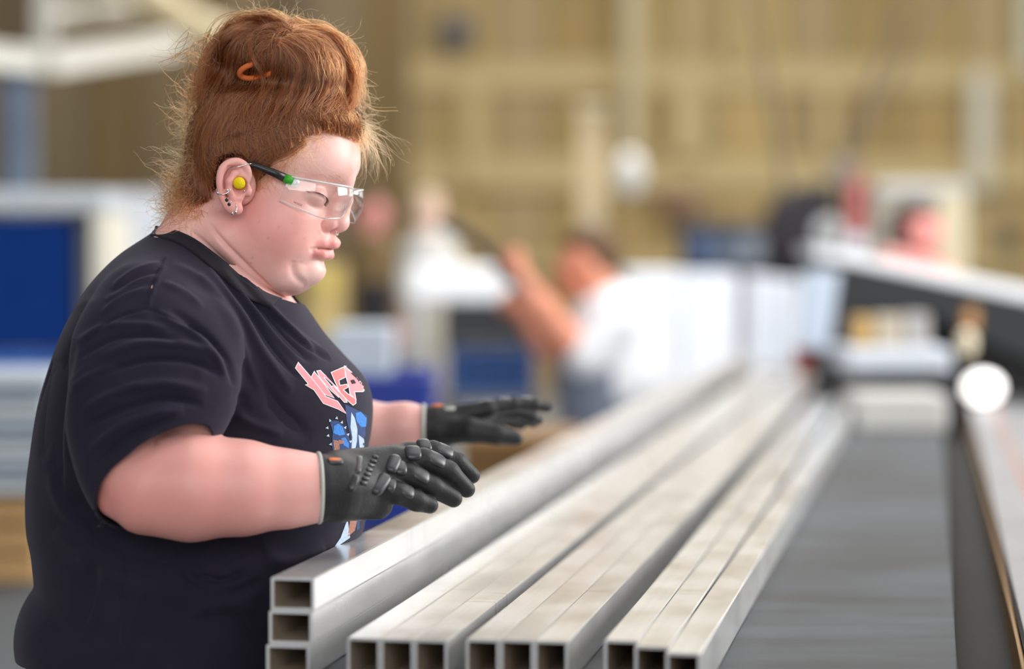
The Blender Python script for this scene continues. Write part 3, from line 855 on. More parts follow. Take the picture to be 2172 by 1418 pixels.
# worker at the portal
d = 7.8; fv = floor_v(d) - 18
w2 = thing('person', base_at(1960, d), 'worker with bare arm leaning on top of the dark machine beam', 'person')
soft('body', [([(1945, 600, 0), (1950, 545, 0)], [34, 30]), ([(2030, 640, 40), (1985, 590, 90), (1905, 562, 110)], [30, 26, 20])] + hand_pts((1900, 560, 110), (-1, -0.1, 0), (0, 0.8, 0.5), 46, 10), d, M_SK3, w2, 4, 8, head(1955, 488, 50, (0.3, 0.95), None))
soft('hair', [], d, pbr('hair_dark', srgb(62, 44, 32), 0.7), w2, 4, 8, [((1932, 478, -18), (46, 56, 42)), ((1952, 452, -6), (42, 22, 42)), ((1902, 500, -20), (20, 26, 22))])
soft('shirt', [([(1965, 660, 0), (1970, 800, 0)], [82, 88]), ([(1950, 625, 40), (2035, 650, 50)], [46, 38])], d, pbr('shirt_grey', srgb(196, 198, 204), 0.8), w2, 6, 12)
soft('trousers', [([(1970, 840, 0), (1970, 960, 0)], [84, 80]), ([(1940, 980, 0), (1935, fv - 50, 0)], [58, 36]), ([(2000, 980, 0), (2005, fv - 50, 0)], [58, 36])], d, pbr('trouser_dark', srgb(52, 54, 66), 0.8), w2, 8, 12)
soft('shoes', [([(1935, fv - 8, 0), (1925, fv + 4, 50)], [26, 20]), ([(2005, fv - 8, 0), (2010, fv + 4, 50)], [26, 20])], d, M_BLACK, w2, 6, 6)
# dark-clothed worker far left
d = 10.2; fv = floor_v(d) - 14
w3 = thing('person', base_at(790, d), 'distant worker in olive and black clothes beside the woman\'s face', 'person')
soft('body', [([(792, 600, 0), (790, 530, 0), (790, 485, 0)], [40, 34, 22]), ([(758, 532, 0), (746, 620, 15), (748, 690, 30)], [16, 13, 10]), ([(826, 532, 0), (846, 620, 15), (845, 690, 30)], [16, 13, 10]), ([(758, 532, 0), (826, 532, 0)], [16, 16])] + hand_pts((748, 690, 30), (0, 1, 0), (0.8, 0, 0.5), 34, 8) + hand_pts((845, 690, 30), (0, 1, 0), (0.8, 0, 0.5), 34, 8), d, M_SK3, w3, 3.5, 6, head(792, 452, 36, (0.5, 0.85), None))
soft('hair', [], d, pbr('hair_brown', srgb(84, 60, 40), 0.7), w3, 3, 6, [((786, 436, -8), (32, 26, 32))])
soft('jacket', [([(792, 545, 0), (794, 600, 0)], [56, 54]), ([(758, 530, 0), (746, 620, 15), (748, 680, 30)], [24, 20, 17]), ([(826, 530, 0), (846, 620, 15), (845, 680, 30)], [24, 20, 17])], d, pbr('olive', srgb(112, 92, 58), 0.8), w3, 4, 8)
soft('trousers', [([(795, 620, 0), (795, 720, 0)], [58, 56]), ([(772, 720, 0), (768, fv - 40, 0)], [36, 24]), ([(820, 720, 0), (824, fv - 40, 0)], [36, 24])], d, pbr('work_black', srgb(36, 34, 40), 0.8), w3, 6, 8)
soft('shoes', [([(768, fv - 6, 0), (764, fv + 3, 36)], [18, 14]), ([(824, fv - 6, 0), (828, fv + 3, 36)], [18, 14])], d, M_BLACK, w3, 5, 5)
# pale-clothed worker behind the white bench
d = 9.4; fv = floor_v(d) - 14
w4 = thing('person', base_at(912, d), 'distant worker in pale clothing standing behind the white-topped bench', 'person')
soft('body', [([(912, 600, 0), (908, 530, 0), (908, 480, 0)], [40, 34, 22]), ([(872, 535, 0), (864, 600, 20), (868, 640, 40)], [16, 13, 10]), ([(952, 535, 0), (966, 600, 20), (965, 640, 40)], [16, 13, 10]), ([(872, 535, 0), (952, 535, 0)], [16, 16])] + hand_pts((868, 640, 40), (0, 1, 0), (0.8, 0, 0.5), 34, 8) + hand_pts((965, 640, 40), (0, 1, 0), (0.8, 0, 0.5), 34, 8), d, pbr('worker_skin_pale', srgb(224, 188, 168), 0.5), w4, 3.5, 6, head(908, 445, 38, (0.2, 0.97), None))
soft('hair', [], d, pbr('hair_blond', srgb(190, 170, 140), 0.7), w4, 3, 6, [((906, 424, -8), (34, 24, 34))])
soft('shirt', [([(912, 545, 0), (914, 640, 0)], [60, 56]), ([(872, 535, 0), (864, 600, 20), (868, 630, 40)], [24, 20, 17]), ([(952, 535, 0), (966, 600, 20), (965, 630, 40)], [24, 20, 17])], d, pbr('shirt_pale', srgb(206, 204, 200), 0.8), w4, 4, 8)
soft('trousers', [([(915, 650, 0), (915, 740, 0)], [56, 56]), ([(892, 740, 0), (888, fv - 40, 0)], [38, 26]), ([(938, 740, 0), (944, fv - 40, 0)], [38, 26])], d, pbr('trouser_beige', srgb(202, 194, 178), 0.8), w4, 6, 8)
soft('shoes', [([(888, fv - 6, 0), (884, fv + 3, 36)], [18, 14]), ([(944, fv - 6, 0), (948, fv + 3, 36)], [18, 14])], d, M_BLACK, w4, 5, 5)
# ------------------------------------------------------------------ the woman at the bench
def signed(P, F):
    a, b, c, d = (P[F[:, i]] for i in range(4))
    return np.einsum('ij,ij->i', a, np.cross(b, c)).sum() + np.einsum('ij,ij->i', a, np.cross(c, d)).sum()

def mk_px(name, P, F, mat, parent, smooth=True):
    W = PW(P)
    if signed(W - W.mean(0), F) < 0: F = F[:, ::-1]
    return mk(name, W, F, mat, parent, smooth)

TW = -95.0                       # depth of the torso's middle plane
foot = PW(Q(430, 1500, TW)); foot[2] = 0
person = thing('person', foot, 'woman in black printed T-shirt, clear safety glasses and black gloves leaning over the tubes', 'person')

def skin_material():
    m = bpy.data.materials.new('skin'); m.use_nodes = True
    n, l = nodes_of(m); b = n['Principled BSDF']
    at_ = n.new('ShaderNodeAttribute'); at_.attribute_name = 'Col'
    tc = n.new('ShaderNodeTexCoord')
    t = n.new('ShaderNodeTexNoise'); t.inputs['Scale'].default_value = 55; t.inputs['Detail'].default_value = 6
    l.new(tc.outputs['Object'], t.inputs['Vector'])
    mr = n.new('ShaderNodeMapRange'); mr.inputs[1].default_value = 0.3; mr.inputs[2].default_value = 0.7
    mr.inputs[3].default_value = 0.0; mr.inputs[4].default_value = 0.26
    l.new(t.outputs['Fac'], mr.inputs[0])
    mx = n.new('ShaderNodeMix'); mx.data_type = 'RGBA'
    l.new(mr.outputs[0], mx.inputs['Factor']); l.new(at_.outputs['Color'], mx.inputs['A'])
    mx.inputs['B'].default_value = (0.62, 0.24, 0.19, 1)
    l.new(mx.outputs['Result'], b.inputs['Base Color'])
    b.inputs['Roughness'].default_value = 0.46
    b.inputs['Subsurface Weight'].default_value = 0.25
    b.inputs['Subsurface Radius'].default_value = (1.0, 0.35, 0.2)
    b.inputs['Subsurface Scale'].default_value = 0.006
    t2 = n.new('ShaderNodeTexNoise'); t2.inputs['Scale'].default_value = 700; t2.inputs['Detail'].default_value = 2
    l.new(tc.outputs['Object'], t2.inputs['Vector'])
    bp = n.new('ShaderNodeBump'); bp.inputs['Strength'].default_value = 0.18; bp.inputs['Distance'].default_value = 0.0006
    l.new(t2.outputs['Fac'], bp.inputs['Height']); l.new(bp.outputs[0], b.inputs['Normal'])
    return m
M_SKIN = skin_material()

# ---- head and neck (symmetric about w = 0)
HV = Vol((290, 165, -205), (775, 690, 205), 2.3)
def both(fn, k, sub=False):
    for s in (1, -1):
        (HV.sub if sub else HV.add)(fn(s), k)
HV.add(f_ell((572, 300, 0), (174, 128, 146)))
HV.add(f_ell((640, 318, 0), (114, 105, 120)), 40)
HV.add(f_ell((648, 352, 0), (108, 60, 112)), 30)
HV.add(f_ell((600, 430, 0), (102, 120, 122)), 40)
both(lambda s: f_ell((622, 468, 64 * s), (64, 62, 60)), 40)
both(lambda s: f_ell((575, 500, 70 * s), (90, 80, 66)), 40)
HV.add(f_ell((664, 508, 0), (48, 42, 50)), 26)                   # muzzle
both(lambda s: f_ell((638, 525, 46 * s), (35, 38, 30)), 26)
HV.add(f_ell((655, 574, 0), (35, 28, 42)), 24)                   # chin
both(lambda s: f_cap((500, 505, 92 * s), (590, 570, 52 * s), 52, 46), 30)
HV.add(f_ell((606, 572, 0), (62, 56, 74)), 20)                   # double chin
HV.add(f_cap((500, 455, 0), (425, 650, 0), 108, 138), 7)         # neck
both(lambda s: f_cap((430, 470, 70 * s), (360, 620, 95 * s), 60, 80), 40)
HV.add(f_ell((425, 545, 0), (98, 86, 112)), 40)
# eye sockets and lids
both(lambda s: f_ell((738, 417, 64 * s), (30, 18, 32)), 30, True)
both(lambda s: f_ell((686, 422, 64 * s), (26, 22, 31)), 9)
# nose
HV.add(f_cap((736, 388, 0), (737, 425, 0), 15, 12), 22)
HV.add(f_cap((737, 425, 0), (724, 470, 0), 12, 17), 10)
HV.add(f_ell((719.5, 474, 0), (22, 20.5, 23)), 8)
both(lambda s: f_cap((724, 428, 9 * s), (706, 468, 20 * s), 11, 13), 14)
both(lambda s: f_ell((704, 478, 24 * s), (18, 15.5, 12.5)), 6)
both(lambda s: f_ell((714, 492, 18 * s), (9.5, 7, 9)), 3, True)
# mouth
HV.chain([(674, 526.5, 50), (694, 520, 30), (708, 516, 11), (707, 518, 0), (708, 516, -11), (694, 520, -30), (674, 526.5, -50)], [4, 8.5, 11.5, 11, 11.5, 8.5, 4], 6, 5)
HV.chain([(676, 533.6, 46), (691, 540.2, 27), (697, 541, 0), (691, 540.2, -27), (676, 533.6, -46)], [4, 10, 11.5, 10, 4], 6, 5)
HV.sub(f_ell((688, 529, 0), (30, 0.9, 56)), 2)
HV.sub(f_ell((706, 560, 0), (16, 6, 40)), 10)                       # fold above the chin
HP, HF = HV.mesh()
HP = laplace(HP, HF, 2, 0.4)
# the head is turned a little towards the viewer
PSI = math.radians(12.0); U0 = 600.0
def _turn(P, sg):
    P = np.asarray(P, float)
    f_ = np.clip((700 - P[..., 1]) / 110, 0, 1); a_ = sg * PSI * f_ * f_ * (3 - 2 * f_)
    du = P[..., 0] - U0 - (3 * f_ if sg < 0 else 0); c_, s_ = np.cos(a_), np.sin(a_)
    return np.stack([U0 + du * c_ - P[..., 2] * s_ + (3 * f_ if sg > 0 else 0), P[..., 1], P[..., 2] * c_ + du * s_], -1)
def RH(P): return _turn(P, 1)
def RHi(P): return _turn(P, -1)
def MIR(P): return RH(RHi(P) * np.array([1, 1, -1]))
HP0 = HP
HP = RH(HP)
HN = normals(HP, HF)
if (HN * (HP - np.array([570, 400, 0]))).sum(1).mean() < 0: HN = -HN
def crease(pts, wid, amp, wmin=10):
    c = spline(pts, 60)
    s = D0 / (D0 - HP[:, 2] * K)
    x = 1086 + (HP[:, 0] - 1086) * s; y = 709 + (HP[:, 1] - 709) * s
    ii = np.where((HP[:, 2] > wmin) & (HN[:, 2] > 0.05) & (x > c[:, 0].min() - 30) & (x < c[:, 0].max() + 30) & (y > c[:, 1].min() - 30) & (y < c[:, 1].max() + 30))[0]
    d2 = (x[ii][:, None] - c[None, :, 0]) ** 2 + (y[ii][:, None] - c[None, :, 1]) ** 2
    j = d2.argmin(1); d = np.sqrt(d2[np.arange(len(ii)), j]); t = j / 59.0
    HP[ii] += HN[ii] * (amp * np.clip(np.minimum(t, 1 - t) / 0.25, 0, 1) * np.exp(-(d / wid) ** 2))[:, None]
for cz in (([(687, 466), (684, 478), (688, 490), (698, 494)], 3.5, -4), ([(684, 488), (672, 508), (662, 528)], 9, -2.5), ([(624, 552), (621, 572), (632, 592), (650, 602)], 8, -3.2), ([(640, 560), (640, 578), (655, 594)], 12, 1.5),
           ([(440, 468), (470, 508), (520, 560), (560, 600), (590, 626)], 5, -6), ([(452, 500), (500, 555), (550, 605)], 10, 3), ([(400, 486), (440, 520), (500, 580)], 5, -3),
           ([(655, 402), (675, 412), (702, 424)], 3.5, -3), ([(650, 428), (668, 440), (690, 446)], 5, -2), ([(655, 529), (662, 530), (668, 536)], 5, -2.2), ([(656, 529), (670, 527), (690, 527.5), (712, 529)], 3.2, -1.8)):
    crease(*cz)

# ---- ear (near side; the far one is its mirror image)
def ear(sign):
    EV = Vol((452, 325, 100), (575, 465, 195), 1.2)
    q = lambda x, y, w: Q(x, y, w)
    EV.add(f_ell(q(497, 392, 150), (30, 50, 9), [[0.97, 0.2, 0.25], [-0.2, 0.97, 0], [-0.25, 0, 0.97]]))
    hx = spline([q(524, 392, 150), q(529, 372, 154), q(522, 353, 158), q(505, 343, 161), q(486, 346, 164), q(472, 358, 167), q(466, 378, 168), q(467, 400, 166), q(472, 420, 162), q(482, 436, 157)], 28)
    hr = np.interp(np.linspace(0, 9, 28), range(10), [4, 6, 7.5, 8.5, 8.5, 8.5, 7.5, 7, 7.5, 9])
    EV.chain(list(hx), list(hr), 5, 0)
    EV.chain([q(512, 362, 154), q(497, 368, 160), q(488, 385, 163), q(487, 404, 162), q(494, 419, 158), q(508, 421, 156)], [5, 7.5, 9, 8.5, 7, 5], 5, 4)
    EV.add(f_ell(q(494, 438, 155), (15, 16, 9)), 9)
    EV.add(f_ell(q(503, 443, 153), (12, 12, 8)), 6)
    EV.add(f_ell(q(527, 404, 152), (8, 12, 9)), 5)
    EV.sub(f_ell(q(510, 393, 164), (15, 18, 17)), 5)
    EV.sub(f_cap(q(478, 372, 172), q(476, 402, 170), 3.2, 2.5), 3)
    EV.sub(f_cap(q(486, 356, 170), q(508, 354, 166), 5, 4), 3)
    EV.add(f_ell(q(512, 392, 128), (30, 42, 20)), 6)
    P, F = EV.mesh()
    P = laplace(P, F, 2, 0.4)
    if sign < 0:
        P = MIR(P); F = F[:, ::-1]
    return P, F
EP, EF = ear(1)
EP2, EF2 = ear(-1)

# ---- trunk, arms and legs
def row_field(rows_b, rows_f, rows_w, wc, n=2.4, lo=None, hi=None, tilt=None):
    """solid whose side outline is given by back/front tables over v and half width table over v"""
    v0, v1 = lo, hi
    def f(U, V, W):
        Vv = np.broadcast_to(V, np.broadcast(U, V, W).shape) if V.ndim == 1 else V
        b = table(V, rows_b); fr = table(V, rows_f); hw = table(V, rows_w)
        c = (b + fr) / 2; a = np.maximum((fr - b) / 2, 4)
        wcc = table(V, wc) if hasattr(wc, '__len__') else wc
        r = (np.abs((U - c) / a) ** n + np.abs((W - wcc) / hw) ** n + 1e-9) ** (1 / n)
        d = (r - 1) * np.minimum(a, hw) * 0.85
        return smax(d, np.maximum(v0 - V, V - v1), 20) if v0 is not None else d
    bl = min(r[1] for r in rows_b); fh = max(r[1] for r in rows_f); ww = max(r[1] for r in rows_w)
    wl = [r[1] for r in wc] if hasattr(wc, '__len__') else [wc]
    return f, np.array([bl, v0, min(wl) - ww]), np.array([fh, v1, max(wl) + ww])

def qrow(pts, w, ax=0):
    return [(Q(x, y, w)[1], Q(x, y, w)[0]) for x, y in pts]
T_BACK = qrow([(330, 500), (262, 540), (200, 606), (150, 690), (118, 770), (91, 860), (75, 960), (66, 1040), (68, 1120), (80, 1180), (90, 1300), (90, 1500)], TW)
T_FRONT = qrow([(585, 560), (625, 620), (652, 655), (686, 705), (728, 752), (772, 800), (789, 850), (787, 910), (778, 960), (775, 1010), (778, 1070), (768, 1130), (740, 1200), (720, 1300), (715, 1500)], TW)
T_HALF = [(490, 150), (560, 250), (620, 320), (700, 352), (800, 362), (900, 366), (1000, 368), (1100, 372), (1200, 380), (1500, 400)]
S_BACK = qrow([(250, 560), (200, 610), (166, 655), (149, 700), (137, 760), (133, 820), (137, 880), (150, 940), (168, 1000), (188, 1050), (210, 1110)], 330)
S_FRONT = qrow([(330, 560), (395, 600), (445, 640), (490, 695), (508, 750), (511, 800), (503, 850), (485, 900), (450, 960), (420, 1010), (400, 1110)], 330)
S_HALF = [(560, 60), (620, 105), (700, 125), (800, 128), (900, 125), (1000, 112), (1110, 85)]
S_WC = [(560, 185), (640, 240), (740, 292), (850, 330), (960, 355), (1110, 372)]
f_torso = row_field(T_BACK, T_FRONT, T_HALF, TW, 2.35, 500, 1460)
f_sleeve = row_field(S_BACK, S_FRONT, S_HALF, S_WC, 2.2, 575, 1100)

def J(x, y, w, r):
    s = Qs(w)
    return Q(x, y, w), r * s
ARM_R = [J(315, 680, 260, 112), J(285, 860, 335, 100), J(282, 1010, 378, 78), J(318, 1028, 382, 100), J(405, 1031, 380, 112), J(515, 1034, 368, 97), J(610, 1036, 350, 79), J(665, 1035, 340, 66), J(700, 1034, 332, 57), J(730, 1033, 322, 52)]
ARM_L = [J(380, 700, -430, 105), J(420, 850, -560, 95), J(540, 945, -660, 78), J(640, 930, -650, 70), J(760, 912, -640, 62), J(860, 904, -632, 47), J(925, 905, -628, 38)]

BV = Vol((20, 560, -760), (960, 1480, 540), 6.5)
BV.add((lambda p: ((lambda U, V, W: p[0](U, V, W) + 14), p[1], p[2]))(f_torso))
BV.chain([a[0] for a in ARM_R[:3]], [a[1] * 0.86 for a in ARM_R[:3]], 20, 20)
BV.chain([a[0] for a in ARM_R[2:]], [a[1] for a in ARM_R[2:]], 22, 26)
BV.add(f_cap(J(360, 800, 320, 1)[0], J(412, 925, 345, 1)[0], 74, 50), 20)
BV.add(f_ell(J(236, 1062, 385, 1)[0], (28, 24, 30)), 30)
BV.chain([a[0] for a in ARM_L], [a[1] for a in ARM_L], 22, 26)
BV.add(f_cap((470, 560, 0), (420, 700, -40), 105, 190), 30)
BP, BF = BV.mesh()
BP = laplace(BP, BF, 2, 0.5)

def gauss(P, c, s):
    return np.exp(-((P - np.array(c)) ** 2 / np.array(s) ** 2).sum(1))
def skin_color(P):
    base = np.array([0.78, 0.465, 0.42]); red = np.array([0.78, 0.275, 0.25]); lip = np.array([0.70, 0.25, 0.235]); pale = np.array([0.85, 0.60, 0.55])
    C = np.tile(base, (len(P), 1))
    A = P.copy(); A[:, 2] = np.abs(A[:, 2])
    def mixin(w, col):
        w = np.clip(w, 0, 1)[:, None]
        C[:] = C * (1 - w) + col * w
    mixin(0.6 * gauss(A, (622, 492, 110), (80, 80, 90)), red)
    mixin(0.35 * gauss(A, (560, 470, 120), (60, 60, 90)), red)
    mixin(0.5 * gauss(A, (700, 480, 15), (28, 22, 40)), red)
    mixin(0.6 * gauss(A, (690, 330, 40), (80, 60, 120)), pale)
    mixin(0.7 * gauss(A, (665, 585, 30), (40, 25, 60)), pale)
    mixin(0.68 * gauss(P, (450, 1020, 400), (260, 160, 200)), red)
    mixin(0.3 * gauss(P, (850, 905, -630), (150, 80, 100)), red)
    mixin(0.85 * gauss(P, Q(225, 1065, 385), (60, 55, 110)), red)
    mixin(0.35 * gauss(P, Q(330, 1090, 400), (100, 40, 120)), red)
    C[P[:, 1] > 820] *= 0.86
    # lips
    dy = np.where(P[:, 1] < 528, (P[:, 1] - 520) / 7.5, (P[:, 1] - 539) / 9.5)
    lm = np.clip(1.5 - np.abs(dy), 0, 1) * (P[:, 0] > 670) * np.clip((58 - A[:, 2]) / 10, 0, 1) * (P[:, 1] > 505) * (P[:, 1] < 556)
    mixin(0.75 * lm, lip)
    mixin(0.75 * gauss(A, (528, 400, 165), (48, 75, 45)), red)
    # moles and spots
    for (x, y, r, a) in ((553, 469, 2.2, .5), (595, 482, 2.6, .55), (571, 505, 2.8, .55), (533, 546, 2.2, .6), (528, 557, 2.2, .6), (624, 553, 2.4, .4), (640, 505, 2.2, .35), (622, 474, 2.2, .4)):
        qq = RHi(np.array(Q(x, y, 125)))
        m = np.exp(-((P[:, 0] - qq[0]) ** 2 + (P[:, 1] - qq[1]) ** 2) / r ** 2) * (P[:, 2] > 0)
        mixin(a * m, np.array([0.52, 0.2, 0.15]))
    m = ((P[:, 0] - Q(330, 941, 440)[0]) ** 2 + (P[:, 1] - Q(330, 941, 440)[1]) ** 2 < 30) & (P[:, 2] > 100)
    mixin(0.6 * m, np.array([0.35, 0.15, 0.1]))
    return C
allP = np.concatenate([HP, EP, EP2, BP])
off = np.cumsum([0, len(HP), len(EP), len(EP2)])
def orient(P, F):
    W = PW(P)
    return F[:, ::-1] if signed(W - W.mean(0), F) < 0 else F
allF = np.concatenate([orient(P, F) + o for P, F, o in zip((HP, EP, EP2, BP), (HF, EF, EF2, BF), off)])
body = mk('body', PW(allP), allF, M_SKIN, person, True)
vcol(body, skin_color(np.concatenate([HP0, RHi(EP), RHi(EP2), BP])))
body['label'] = 'fair reddish skin of face, neck and bare forearms'

# ---- T-shirt
SH = 4.5
SV = Vol((-10, 465, -640), (830, 1420, 520), SH)
SV.add(f_torso)
f_neck = f_cap((478, 520, 0), (425, 660, -50), 128, 205)
SV.add(f_neck, 40)
SV.add(f_ell(Q(232, 1352, TW), (196, 188, 330)), 10)
SV.add(f_cap((400, 600, 0), Q(310, 665, 215), 100, 108), 50)
SV.add(f_cap((400, 600, 0), Q(330, 690, -400), 100, 100), 50)
TV = SV.f.copy() + 5
SV.add(f_sleeve, 16)
SV.chain([a[0] for a in ARM_L[:3]], [r + 22 for r in (105, 95, 85)], 16, 20)
SP, SF = SV.mesh()
SP = laplace(SP, SF, 2, 0.5)
ds = f_sleeve[0](SP[:, 0], SP[:, 1], SP[:, 2]); dt = f_torso[0](SP[:, 0], SP[:, 1], SP[:, 2])
# sleeve opening, neck opening, far sleeve opening
A_, B_, C_ = (np.array(Q(*p)) for p in ((203, 1095, 418), (367, 892, 468), (492, 968, 345)))
n_s = np.cross(B_ - A_, C_ - A_); n_s /= np.linalg.norm(n_s)
if n_s[0] < 0: n_s = -n_s
g1 = (SP - A_) @ n_s
g1 = np.where((dt > 2.5) & (SP[:, 2] > 0) & (SP[:, 0] < 600), g1, -50)
COLLAR = [(280, 455), (318, 474), (345, 480), (385, 492), (425, 513), (480, 556), (540, 607), (592, 632), (640, 648)]
def collar_g(P):
    cu = np.array([Q(x, y, 90) for x, y in COLLAR])
    vc = np.interp(P[:, 0], cu[:, 0], cu[:, 1])
    return np.where((P[:, 0] > 285) & (P[:, 1] < 720) & (np.abs(P[:, 2]) < 240), (vc - P[:, 1]) * 0.8, -50)
g2 = collar_g(SP)
n_n = np.array([0.45, -0.89, 0])
eL = np.array(ARM_L[1][0]); nL = np.array(ARM_L[2][0]) - eL; nL /= np.linalg.norm(nL)
g3 = (SP - (eL + nL * 60)) @ nL
g3 = np.where(SP[:, 2] < -480, g3, -50)
g = np.maximum(np.maximum(g1, g2), g3)
keep = (g[SF] < 0).any(1) & (SP[SF][:, :, 1].max(1) < 1400)
# slide verts that stick out back along the surface onto the cut line
SN = normals(SP, SF)
def slide(P, N, g, grad):
    gt = grad - (grad * N).sum(1, keepdims=True) * N
    den = np.maximum((gt * grad).sum(1), 0.12)
    st = np.clip(g / den, 0, 14)
    return np.where((g > 0)[:, None], P - gt * st[:, None], P)
grad = np.where((g == g1)[:, None], n_s, np.where((g == g2)[:, None], n_n, nL))
SP = slide(SP, SN, g, grad)
SF = SF[keep]
SP, SF, used = compact(SP, SF)
def smooth_edges(P, F, it=14):
    e = np.concatenate([np.sort(F[:, [i, (i + 1) % 4]], 1) for i in range(4)])
    u_, c_ = np.unique(e, axis=0, return_counts=True)
    b_ = u_[c_ == 1]
    for _ in range(it):
        S = np.zeros_like(P); C = np.zeros(len(P))
        np.add.at(S, b_[:, 0], P[b_[:, 1]]); np.add.at(S, b_[:, 1], P[b_[:, 0]])
        np.add.at(C, b_[:, 0], 1); np.add.at(C, b_[:, 1], 1)
        m = C == 2
        P = P.copy(); P[m] = 0.5 * P[m] + 0.5 * S[m] / 2
    return P
SP = smooth_edges(SP, SF)
dsk = ds[used]; dtk = dt[used]; gk1 = g1[used]; gk2 = g2[used]
SN = normals(SP, SF)
if (SN * (SP - np.array([430, 900, TW]))).sum(1).mean() < 0: SN = -SN
# folds: polylines seen on the near side (photo pixels), (width, height)
def fold(pts, wid, amp, wmin=60, k=1.0):
    global SP
    c = spline(pts, 60)
    s = D0 / (D0 - SP[:, 2] * K)
    x = 1086 + (SP[:, 0] - 1086) * s; y = 709 + (SP[:, 1] - 709) * s
    m = (SP[:, 2] > wmin) & (x > c[:, 0].min() - 60) & (x < c[:, 0].max() + 60) & (y > c[:, 1].min() - 60) & (y < c[:, 1].max() + 60)
    ii = np.where(m)[0]
    if len(ii) == 0: return
    dx = x[ii][:, None] - c[None, :, 0]; dy = y[ii][:, None] - c[None, :, 1]
    d2 = dx * dx + dy * dy
    j = d2.argmin(1); d = np.sqrt(d2[np.arange(len(ii)), j])
    t = j / 59.0
    env = np.clip(np.minimum(t, 1 - t) / 0.22, 0, 1) ** 0.7
    SP[ii] += SN[ii] * (amp * env * np.exp(-(d / wid) ** 2))[:, None]
FOLDS = [  # sleeve: gathers running from the seam towards the inside of the arm
    ([(210, 760), (300, 730), (400, 735), (480, 770)], 13, 7), ([(195, 800), (300, 765), (400, 765), (470, 795)], 9, -7),
    ([(180, 870), (260, 830), (350, 815), (440, 830)], 14, 8), ([(175, 905), (260, 868), (350, 845), (430, 858)], 9, -8),
    ([(190, 960), (250, 910), (320, 880), (390, 868)], 13, 8), ([(200, 990), (260, 935), (315, 905), (370, 880)], 8, -7),
    ([(160, 730), (220, 695), (300, 690), (360, 700)], 10, 5), ([(165, 760), (240, 718), (320, 712), (380, 722)], 7, -5),
    ([(150, 830), (190, 800), (250, 780)], 12, 5), ([(240, 1010), (275, 960), (330, 915)], 9, 5),
    ([(330, 660), (400, 700), (450, 745), (480, 800)], 9, 6), ([(360, 655), (430, 700), (480, 760), (497, 820)], 8, -6),
    ([(312, 655), (380, 680), (440, 715), (490, 775)], 3.2, -5),            # armhole seam
    ([(312, 655), (260, 668), (215, 692), (180, 730)], 3.2, -4),
    ([(358, 542), (340, 580), (322, 625), (312, 655)], 3.4, 4.5), ([(352, 542), (333, 580), (315, 625), (306, 652)], 2.6, -3.5),
    # shoulder and yoke
    ([(240, 610), (290, 575), (345, 560)], 9, 5), ([(225, 640), (280, 602), (335, 585)], 9, 5), ([(232, 625), (285, 588), (340, 572)], 6, -4),
    ([(215, 665), (265, 630), (320, 612)], 8, 4), ([(345, 600), (390, 620), (430, 655)], 9, 4), ([(360, 560), (430, 600), (480, 660), (510, 720)], 14, 6),
    # chest: long pulls from the shoulder down to the print
    ([(470, 560), (530, 640), (590, 720), (640, 770)], 10, 6), ([(500, 570), (560, 640), (620, 710), (680, 765)], 9, 6), ([(485, 565), (545, 640), (605, 716), (660, 768)], 7, -7),
    ([(440, 570), (510, 660), (560, 750), (620, 830)], 12, 6), ([(455, 565), (522, 650), (575, 736), (635, 805)], 8, -6), ([(420, 580), (490, 680), (530, 780), (570, 860)], 14, 5),
    ([(540, 620), (600, 680), (660, 730), (710, 760)], 8, 5), ([(520, 600), (580, 668), (640, 724), (700, 764)], 6, -5),
    ([(515, 760), (560, 830), (600, 880), (660, 930)], 22, -6), ([(500, 880), (540, 900), (600, 920)], 12, 5),
    # body below the arm
    ([(140, 1050), (250, 1150), (400, 1180), (560, 1160)], 26, -9), ([(120, 1120), (250, 1220), (400, 1260), (560, 1250)], 30, 9),
    ([(380, 1200), (430, 1245), (500, 1255), (560, 1230)], 14, -8), ([(400, 1300), (460, 1285), (540, 1290)], 18, 8), ([(300, 1240), (280, 1320), (260, 1400)], 22, 7),
    ([(200, 1180), (190, 1260), (160, 1340)], 18, -7), ([(270, 1140), (262, 1240), (245, 1390)], 4, -4), ([(420, 1220), (470, 1232), (520, 1215)], 9, -9),
    ([(120, 760), (100, 860), (90, 980)], 16, -5), ([(160, 720), (130, 830), (120, 950), (130, 1060)], 14, -7), ([(110, 1000), (140, 1080), (200, 1130)], 20, 6),
    ([(560, 1180), (620, 1190), (690, 1160)], 18, 6),
]
for fd in FOLDS: fold(fd[0], fd[1] * 0.8, fd[2] * 1.5)
for i in range(70):   # fine crumple
    x0, y0 = rng.uniform(130, 560), rng.uniform(560, 1380)
    a = rng.normal(0.5 if y0 < 700 else -0.25 if x0 < 480 and y0 < 950 else 0.1, 0.45); L = rng.uniform(30, 80)
    fold([(x0, y0), (x0 + math.cos(a) * L / 2, y0 + math.sin(a) * L / 2 + rng.normal(0, 4)), (x0 + math.cos(a) * L, y0 + math.sin(a) * L)], rng.uniform(5, 11), rng.uniform(-2.6, 2.6))
SP = laplace(SP, SF, 1, 0.25)

